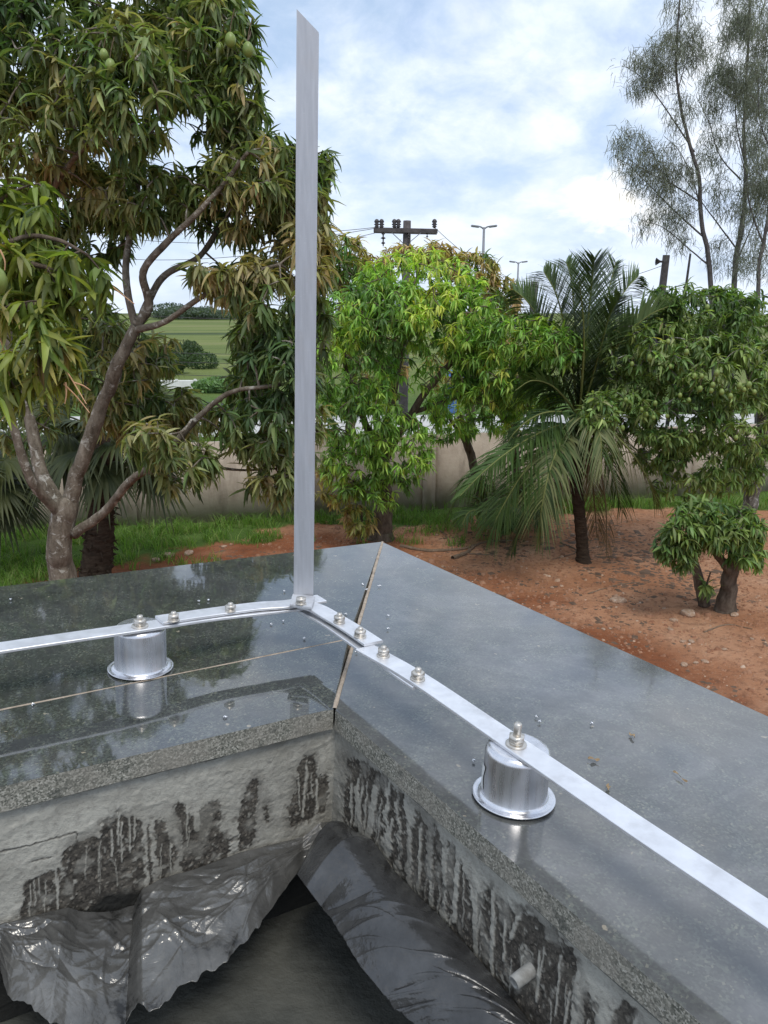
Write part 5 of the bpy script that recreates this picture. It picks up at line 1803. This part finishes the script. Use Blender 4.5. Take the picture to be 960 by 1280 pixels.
street_light(605, 284, 60.0, 0.45, 'taller dark street lamp with two arms rising behind the bright mango tree', 0.11)
street_light(648, 328, 85.0, 0.45, 'more distant small street lamp between the mango trees and the palm', 0.10)

t_ = at(833, 319, 26.0)
o = thing('utility_pole', 'dark timber pole with a small horn lamp left of the casuarinas', 'pole', (t_[0], t_[1], 0))
v, f = tube(np.array([[t_[0] - 0.25, t_[1], -0.2], [t_[0] - 0.1, t_[1], 3.4], [t_[0], t_[1], t_[2]]]), [0.15, 0.13, 0.115], 10, 0.05, 6)
link('pole', np_mesh('pole', v, f), o, M_WOODP)
v, f = lathe([(0.03, 0.0), (0.035, 0.10), (0.10, 0.20), (0.12, 0.22), (0.08, 0.2)], 10)
c_ = at(829, 327, 25.9)
link('horn_lamp', np_mesh('horn_lamp', np.stack([-v[:, 2] + c_[0], v[:, 1] + c_[1], v[:, 0] + c_[2]], 1), f), o, M_DARKM)
t_ = at(863, 317, 27.0)
o = thing('utility_pole', 'very thin leaning pole close to the casuarina trunks', 'pole', (t_[0] - 0.3, t_[1], 0))
v, f = tube(np.array([[t_[0] - 0.3, t_[1], -0.2], [t_[0] - 0.1, t_[1], 4.0], [t_[0], t_[1], t_[2]]]), [0.07, 0.05, 0.035], 8)
link('pole', np_mesh('pole', v, f), o, M_WOODP)
t_ = at(668, 352, 42.0)
o = thing('utility_pole', 'short dark pole half hidden by the left fronds of the coconut palm', 'pole', (t_[0], t_[1], 0))
v, f = tube(np.array([[t_[0] - 0.1, t_[1], -0.2], [t_[0], t_[1], 3.0], [t_[0], t_[1], t_[2]]]), [0.24, 0.21, 0.19], 8, 0.05, 3)
link('pole', np_mesh('pole', v, f), o, M_WOODP)

wires = [((471, 284, 29.8), (120, 262, 34), 0.5, 'topmost cable running left from the crossarm'), ((477, 284, 29.8), (100, 290, 35), 0.5, 'second cable running left from the crossarm'), ((498, 284, 29.8), (90, 318, 36), 0.6, 'third cable running left from the crossarm'),
         ((543, 284, 29.8), (668, 353, 41.8), 0.5, 'upper cable sloping right to the short dark pole'), ((530, 300, 30), (668, 362, 41.8), 0.4, 'lower cable sloping right to the short dark pole'), ((668, 355, 41.8), (833, 330, 26), 0.4, 'cable between the two dark poles right of the palm'),
         ((-40, 425, 33), (520, 440, 33), 0.3, 'upper low cable crossing in front of the far field'), ((-40, 436, 33), (520, 452, 33), 0.3, 'middle low cable crossing in front of the far field'), ((-40, 450, 33), (520, 470, 33), 0.3, 'lowest cable crossing in front of the far field'), ((-40, 378, 33), (520, 398, 33), 0.3, 'cable crossing the sky gap in the big mango crown')]
for a_, b_, sg, lb in wires:
    a1, b1 = at(*a_), at(*b_)
    s_ = np.linspace(0, 1, 24)[:, None]
    C = a1 * (1 - s_) + b1 * s_ - np.array([0, 0, 1.0]) * sg * 4 * s_ * (1 - s_)
    v, f = tube(C, 0.011, 4, cap=False)
    tag(link('power_cable', np_mesh('power_cable', v, f), None, M_DARKM), lb, 'cable', 'power cables beyond the trees')

# ------------------------------------------------------------------ far bushes on the hill, small far things
def bush(x, y, Y, w_, h_, label, dark=1.0, n=420):
    n *= 3
    c = at(x, y, Y)
    c[2] = ground_z(c[0], c[1])
    d = rng.normal(0, 1, (n, 3)); d /= np.linalg.norm(d, axis=1)[:, None]
    d *= rng.uniform(0.5, 1, (n, 1)) ** 0.5
    P = c + d * np.array([w_, w_, h_]) * (0.75 + 0.5 * fbm(d * 2 + x, 3, 3)[:, None]) + np.array([0, 0, h_ * 0.8])
    s_ = 0.09 * w_ ** 0.7
    u_ = rng.normal(0, 1, (n, 3)); u_ /= np.linalg.norm(u_, axis=1)[:, None]
    v_ = np.cross(u_, rng.normal(0, 1, (n, 3))); v_ /= np.linalg.norm(v_, axis=1)[:, None]
    V = np.stack([P - u_ * s_, P - v_ * s_ * 0.6, P + u_ * s_, P + v_ * s_ * 0.6], 1).reshape(-1, 3)
    hz_k = min(1.0, Y / 500.0)  # distance haze painted into the tint, paler with distance
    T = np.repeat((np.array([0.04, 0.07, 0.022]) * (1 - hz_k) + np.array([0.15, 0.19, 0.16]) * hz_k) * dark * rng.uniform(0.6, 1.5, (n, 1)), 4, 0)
    o_ = link('bush', np_mesh('bush', V, np.arange(4 * n).reshape(n, 4), False, T), None, M_GRASS)
    tag(o_, label, 'bush', 'bushes on the far field')
    o_['kind'] = 'thing'


bush(222, 472, 70, 1.9, 1.1, 'dark bush behind the white wall on the far field', 1, 700)
bush(240, 472, 72, 1.2, 1.2, 'rounder dark bush beside the first behind the white wall', 1, 500)
bush(206, 480, 60, 2.0, 1.2, 'low dark bush close to the big mango trunk on the field', 1, 500)
bush(255, 478, 66, 1.3, 0.8, 'small bush at the right end of the white wall', 1.3, 400)
bush(272, 486, 45, 1.5, 0.45, 'bright green low bush in front of the white wall', 3.2, 700)
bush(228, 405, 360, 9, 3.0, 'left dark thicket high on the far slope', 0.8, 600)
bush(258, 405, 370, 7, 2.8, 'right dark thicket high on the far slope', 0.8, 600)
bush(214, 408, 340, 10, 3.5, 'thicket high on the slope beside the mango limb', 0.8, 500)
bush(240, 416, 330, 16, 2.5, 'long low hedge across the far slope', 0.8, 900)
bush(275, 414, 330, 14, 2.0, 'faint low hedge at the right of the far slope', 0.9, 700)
simple_box_thing('blue_sign_board', 'small blue board glimpsed through the gap in the bright mango tree', 'sign', (at(566, 467, 34)[0], 34, 0.0), 0.55, 0.1, 1.9, 0.1, M_BLUE, [(0.35, 1.55, 0.3, 0.5)])

# ------------------------------------------------------------------ grass, stones, roots, litter
def blades(name, P, hmin, hmax, wdt, cols, seed, lean=0.35, loc=None):
    r = np.random.default_rng(seed)
    N = len(P)
    H = r.uniform(hmin, hmax, N)
    a_ = r.uniform(0, 6.28, N)
    side = np.stack([np.cos(a_), np.sin(a_), 0 * a_], 1)
    ln_ = np.stack([r.normal(0, lean, N), r.normal(0, lean, N), np.ones(N)], 1)
    m_ = P + ln_ * np.array([0.6, 0.6, 1.0]) * (H * 0.55)[:, None]
    e_ = P + ln_ * np.array([1.5, 1.5, 0.95]) * H[:, None]
    V = np.stack([P - side * wdt, P + side * wdt, m_ - side * wdt * 0.8, m_ + side * wdt * 0.8, e_ - side * wdt * 0.1, e_ + side * wdt * 0.1], 1)
    idx = np.arange(N)[:, None] * 6
    Fq = np.concatenate([idx + np.array([0, 1, 3, 2]), idx + np.array([2, 3, 5, 4])])
    cols = np.array(cols)
    c = cols[r.integers(0, len(cols), N)] * r.uniform(0.7, 1.3, (N, 1))
    return np_mesh(name, V.reshape(-1, 3), Fq, False, np.repeat(c, 6, 0))


N = 90000
gxr, gyr = rng.uniform(-8.5, 9.5, N), rng.uniform(8.5, 17.2, N)
Pg = np.stack([gxr, gyr, ground_height(gxr, gyr)], 1)
qg = proj(Pg)
nzg = fbm(Pg * np.array([1.3, 1.3, 0]), 4, 31) - 0.5
tuft = fbm(Pg * np.array([2.2, 2.2, 0]), 3, 66)
lim = interp(qg[:, 0], GB_X, GB_Y) + nzg * 46
wallside = ((Pg - WA) @ wperp) > 0.12
keep = (qg[:, 1] < lim) & (tuft > 0.45) & wallside & (qg[:, 0] > -40) & (qg[:, 0] < 1000)
stray = (qg[:, 1] >= lim) & (qg[:, 1] < lim + 26) & (tuft > 0.60) & wallside & (rng.uniform(0, 1, N) < 0.7) & (qg[:, 0] < 640)
Pk = Pg[keep | stray]
gm = blades('grass', Pk, 0.07, 0.28, 0.007, [(0.10, 0.20, 0.035), (0.14, 0.27, 0.045), (0.18, 0.31, 0.06), (0.22, 0.27, 0.09)], 3, 0.4)
tag(link('grass', gm, None, M_GRASS), 'long green grass along the foot of the boundary wall', 'grass', kind='stuff')
Pk2 = np.stack([rng.uniform(-22, 26, 60000), rng.uniform(18.5, 27, 60000), np.zeros(60000)], 1)
Pk2[:, 2] = ground_height(Pk2[:, 0], Pk2[:, 1])
gm = blades('verge_grass', Pk2, 0.10, 0.4, 0.012, [(0.08, 0.15, 0.025), (0.12, 0.2, 0.035), (0.16, 0.20, 0.06)], 8)
tag(link('verge_grass', gm, None, M_GRASS), 'rough green verge behind the boundary wall', 'grass', kind='stuff')


def stone_mesh(seed, sx, sy, sz):
    bm = bmesh.new()
    bmesh.ops.create_icosphere(bm, subdivisions=2, radius=1.0)
    co = np.array([v.co[:] for v in bm.verts])
    k = 0.7 + 0.6 * fbm(co * 1.3 + seed, 3, seed)
    for v, kk in zip(bm.verts, k):
        v.co = Vector((v.co.x * sx * kk, v.co.y * sy * kk, v.co.z * sz * kk))
    me = bpy.data.meshes.new('stone')
    bm.to_mesh(me); bm.free()
    me.materials.append(M_STONE)
    return me


st_me = [stone_mesh(k, 1, 0.75, 0.55) for k in range(6)]
st = [((772, 752), 0.17, 'broad flat stone left of the small bushy mango tree'), ((860, 768), 0.19, 'rounded earth coloured stone at the foot of the small bushy mango'), ((842, 776), 0.08, 'small pale stone beside the rounded stone'), ((918, 770), 0.10, 'stone right of the small bushy mango trunks'),
      ((838, 787), 0.06, 'white pebble below the rounded stone'), ((854, 803), 0.06, 'left pale pebble of a pair on the red soil'), ((864, 803), 0.07, 'right pale pebble of a pair on the red soil'), ((905, 814), 0.055, 'lone white pebble at the right on the soil'), ((855, 831), 0.075, 'white stone nearest the coping edge'), ((881, 827), 0.07, 'brownish stone beside the nearest white stone'), ((870, 828), 0.05, 'small pebble between the two near stones'),
      ((754, 787), 0.05, 'pale pebble on the red soil near the coping edge'), ((210, 695), 0.16, 'flat pale slab of stone in the grass by the wall'), ((236, 692), 0.15, 'white stone next to the flat slab in the grass'), ((195, 700), 0.12, 'grey stone at the left of the slabs in the grass'), ((62, 715), 0.09, 'pale stone beside the big mango trunk'), ((42, 702), 0.06, 'small white scrap of stone in the grass at the left'),
      ((280, 684), 0.08, 'brown stone on the soil strip left of the upright bar'), ((546, 668), 0.07, 'pale stone near the root at the palm clump'), ((716, 668), 0.06, 'small stone behind the coconut palm trunk'), ((800, 790), 0.04, 'tiny pebble left of the white pebble'), ((690, 735), 0.05, 'grey pebble below the coconut palm'), ((830, 760), 0.045, 'tiny stone between the flat and rounded stones'), ((940, 800), 0.045, 'small stone by the right edge of the yard')]
for k, ((x, y), s_, lb) in enumerate(st):
    p = gnd(x, y)
    o = bpy.data.objects.new('stone', st_me[k % 6])
    COL.objects.link(o)
    o.location = (p[0], p[1], ground_z(p[0], p[1]) + s_ * 0.12)
    s_ *= 0.72
    o.scale = (s_, s_, s_ * 0.8)
    o.rotation_euler = (0, 0, k * 1.3)
    tag(o, lb, 'stone', 'stones lying about the yard')

# countless small clods, chips and fallen leaves
def scatter(name, label, N, size, mat, region, seed, flat=0.5, tintc=None):
    r = np.random.default_rng(seed)
    xs, ys = r.uniform(region[0], region[1], N), r.uniform(region[2], region[3], N)
    P = np.stack([xs, ys, ground_height(xs, ys)], 1)
    q = proj(P)
    dens = fbm(P * np.array([0.7, 0.7, 0]), 3, seed)
    lim = interp(q[:, 0], GB_X, GB_Y)
    k = (dens + r.uniform(-0.15, 0.15, N) > 0.5) & (q[:, 1] > lim - 4)
    P = P[k]
    N = len(P)
    cube = np.array([[-1, -1, 0], [1, -1, 0], [1, 1, 0], [-1, 1, 0], [-.7, -.6, 1], [.6, -.7, .9], [.7, .6, 1], [-.6, .7, .8]])
    fq = np.array([[0, 1, 5, 4], [1, 2, 6, 5], [2, 3, 7, 6], [3, 0, 4, 7], [4, 5, 6, 7]])
    s_ = size * r.lognormal(0, 0.5, N)
    a_ = r.uniform(0, 6.28, N)
    asp = r.uniform(0.4, 1.0, N)
    x = cube[None, :, 0] * s_[:, None]
    y = cube[None, :, 1] * (s_ * asp)[:, None]
    z = cube[None, :, 2] * (s_ * flat)[:, None] * r.uniform(0.6, 1.4, (N, 8))
    V = np.stack([P[:, 0:1] + x * np.cos(a_)[:, None] - y * np.sin(a_)[:, None], P[:, 1:2] + x * np.sin(a_)[:, None] + y * np.cos(a_)[:, None], P[:, 2:3] + z - 0.002], -1)
    Fq = (fq[None] + (np.arange(N) * 8)[:, None, None]).reshape(-1, 4)
    tag(link(name, np_mesh(name, V.reshape(-1, 3), Fq), None, mat), label, 'litter', kind='stuff')


M_CLOD = mat_noise('red_clods', (0.20, 0.085, 0.045), (0.36, 0.20, 0.12), 3, 0.95)
M_DARKLIT = mat_noise('dark_litter', (0.07, 0.045, 0.03), (0.16, 0.10, 0.065), 5, 0.9)
scatter('soil_clods', 'countless small clods of red earth on the yard', 16000, 0.012, M_CLOD, (-3, 9, 6, 16), 5, 0.9)
scatter('pale_gravel', 'scattered pale chips on the yard soil', 2600, 0.011, M_STONE, (-3, 9, 6, 16), 15, 0.7)
scatter('leaf_litter', 'dark fallen leaves and twigs on the yard soil', 9000, 0.022, M_DARKLIT, (-3, 9, 6, 16), 25, 0.18)

scatter('dry_leaf_litter', 'dark dry litter gathered under the palm and the mango trees', 3000, 0.024, M_DARKLIT, (1.0, 5.5, 10.5, 15.5), 35, 0.15)

roots = [([(500, 684), (540, 690), (580, 686), (604, 678), (640, 676)], 0.035, 'long dark root lying on the soil in front of the palm clump'), ([(566, 700), (580, 694), (592, 684)], 0.045, 'short thick dead branch by the long root'), ([(576, 692), (600, 694), (618, 694)], 0.018, 'thin stick lying beside the short dead branch'),
         ([(538, 660), (556, 668), (566, 686)], 0.02, 'pale stick near the grass edge'), ([(735, 742), (765, 733), (800, 728)], 0.012, 'thin twig on the soil under the coconut palm'), ([(880, 790), (910, 782), (940, 788)], 0.012, 'thin twig right of the small bushy mango'), ([(700, 680), (720, 690), (690, 700)], 0.015, 'bent twig left of the palm trunk')]
for pts, r_, lb in roots:
    C = smooth_path([gnd(x, y) for x, y in pts], 22)
    C[:, 2] = ground_height(C[:, 0], C[:, 1]) + r_ * 0.5
    C[:, 0] += rng.normal(0, r_ * 0.3, len(C))
    v, f = tube(C, r_ * np.linspace(1, 0.5, 22), 7, 0.3, 5)
    tag(link('fallen_branch', np_mesh('fallen_branch', v, f, True), None, M_TWIG), lb, 'branch', 'fallen branches on the soil')
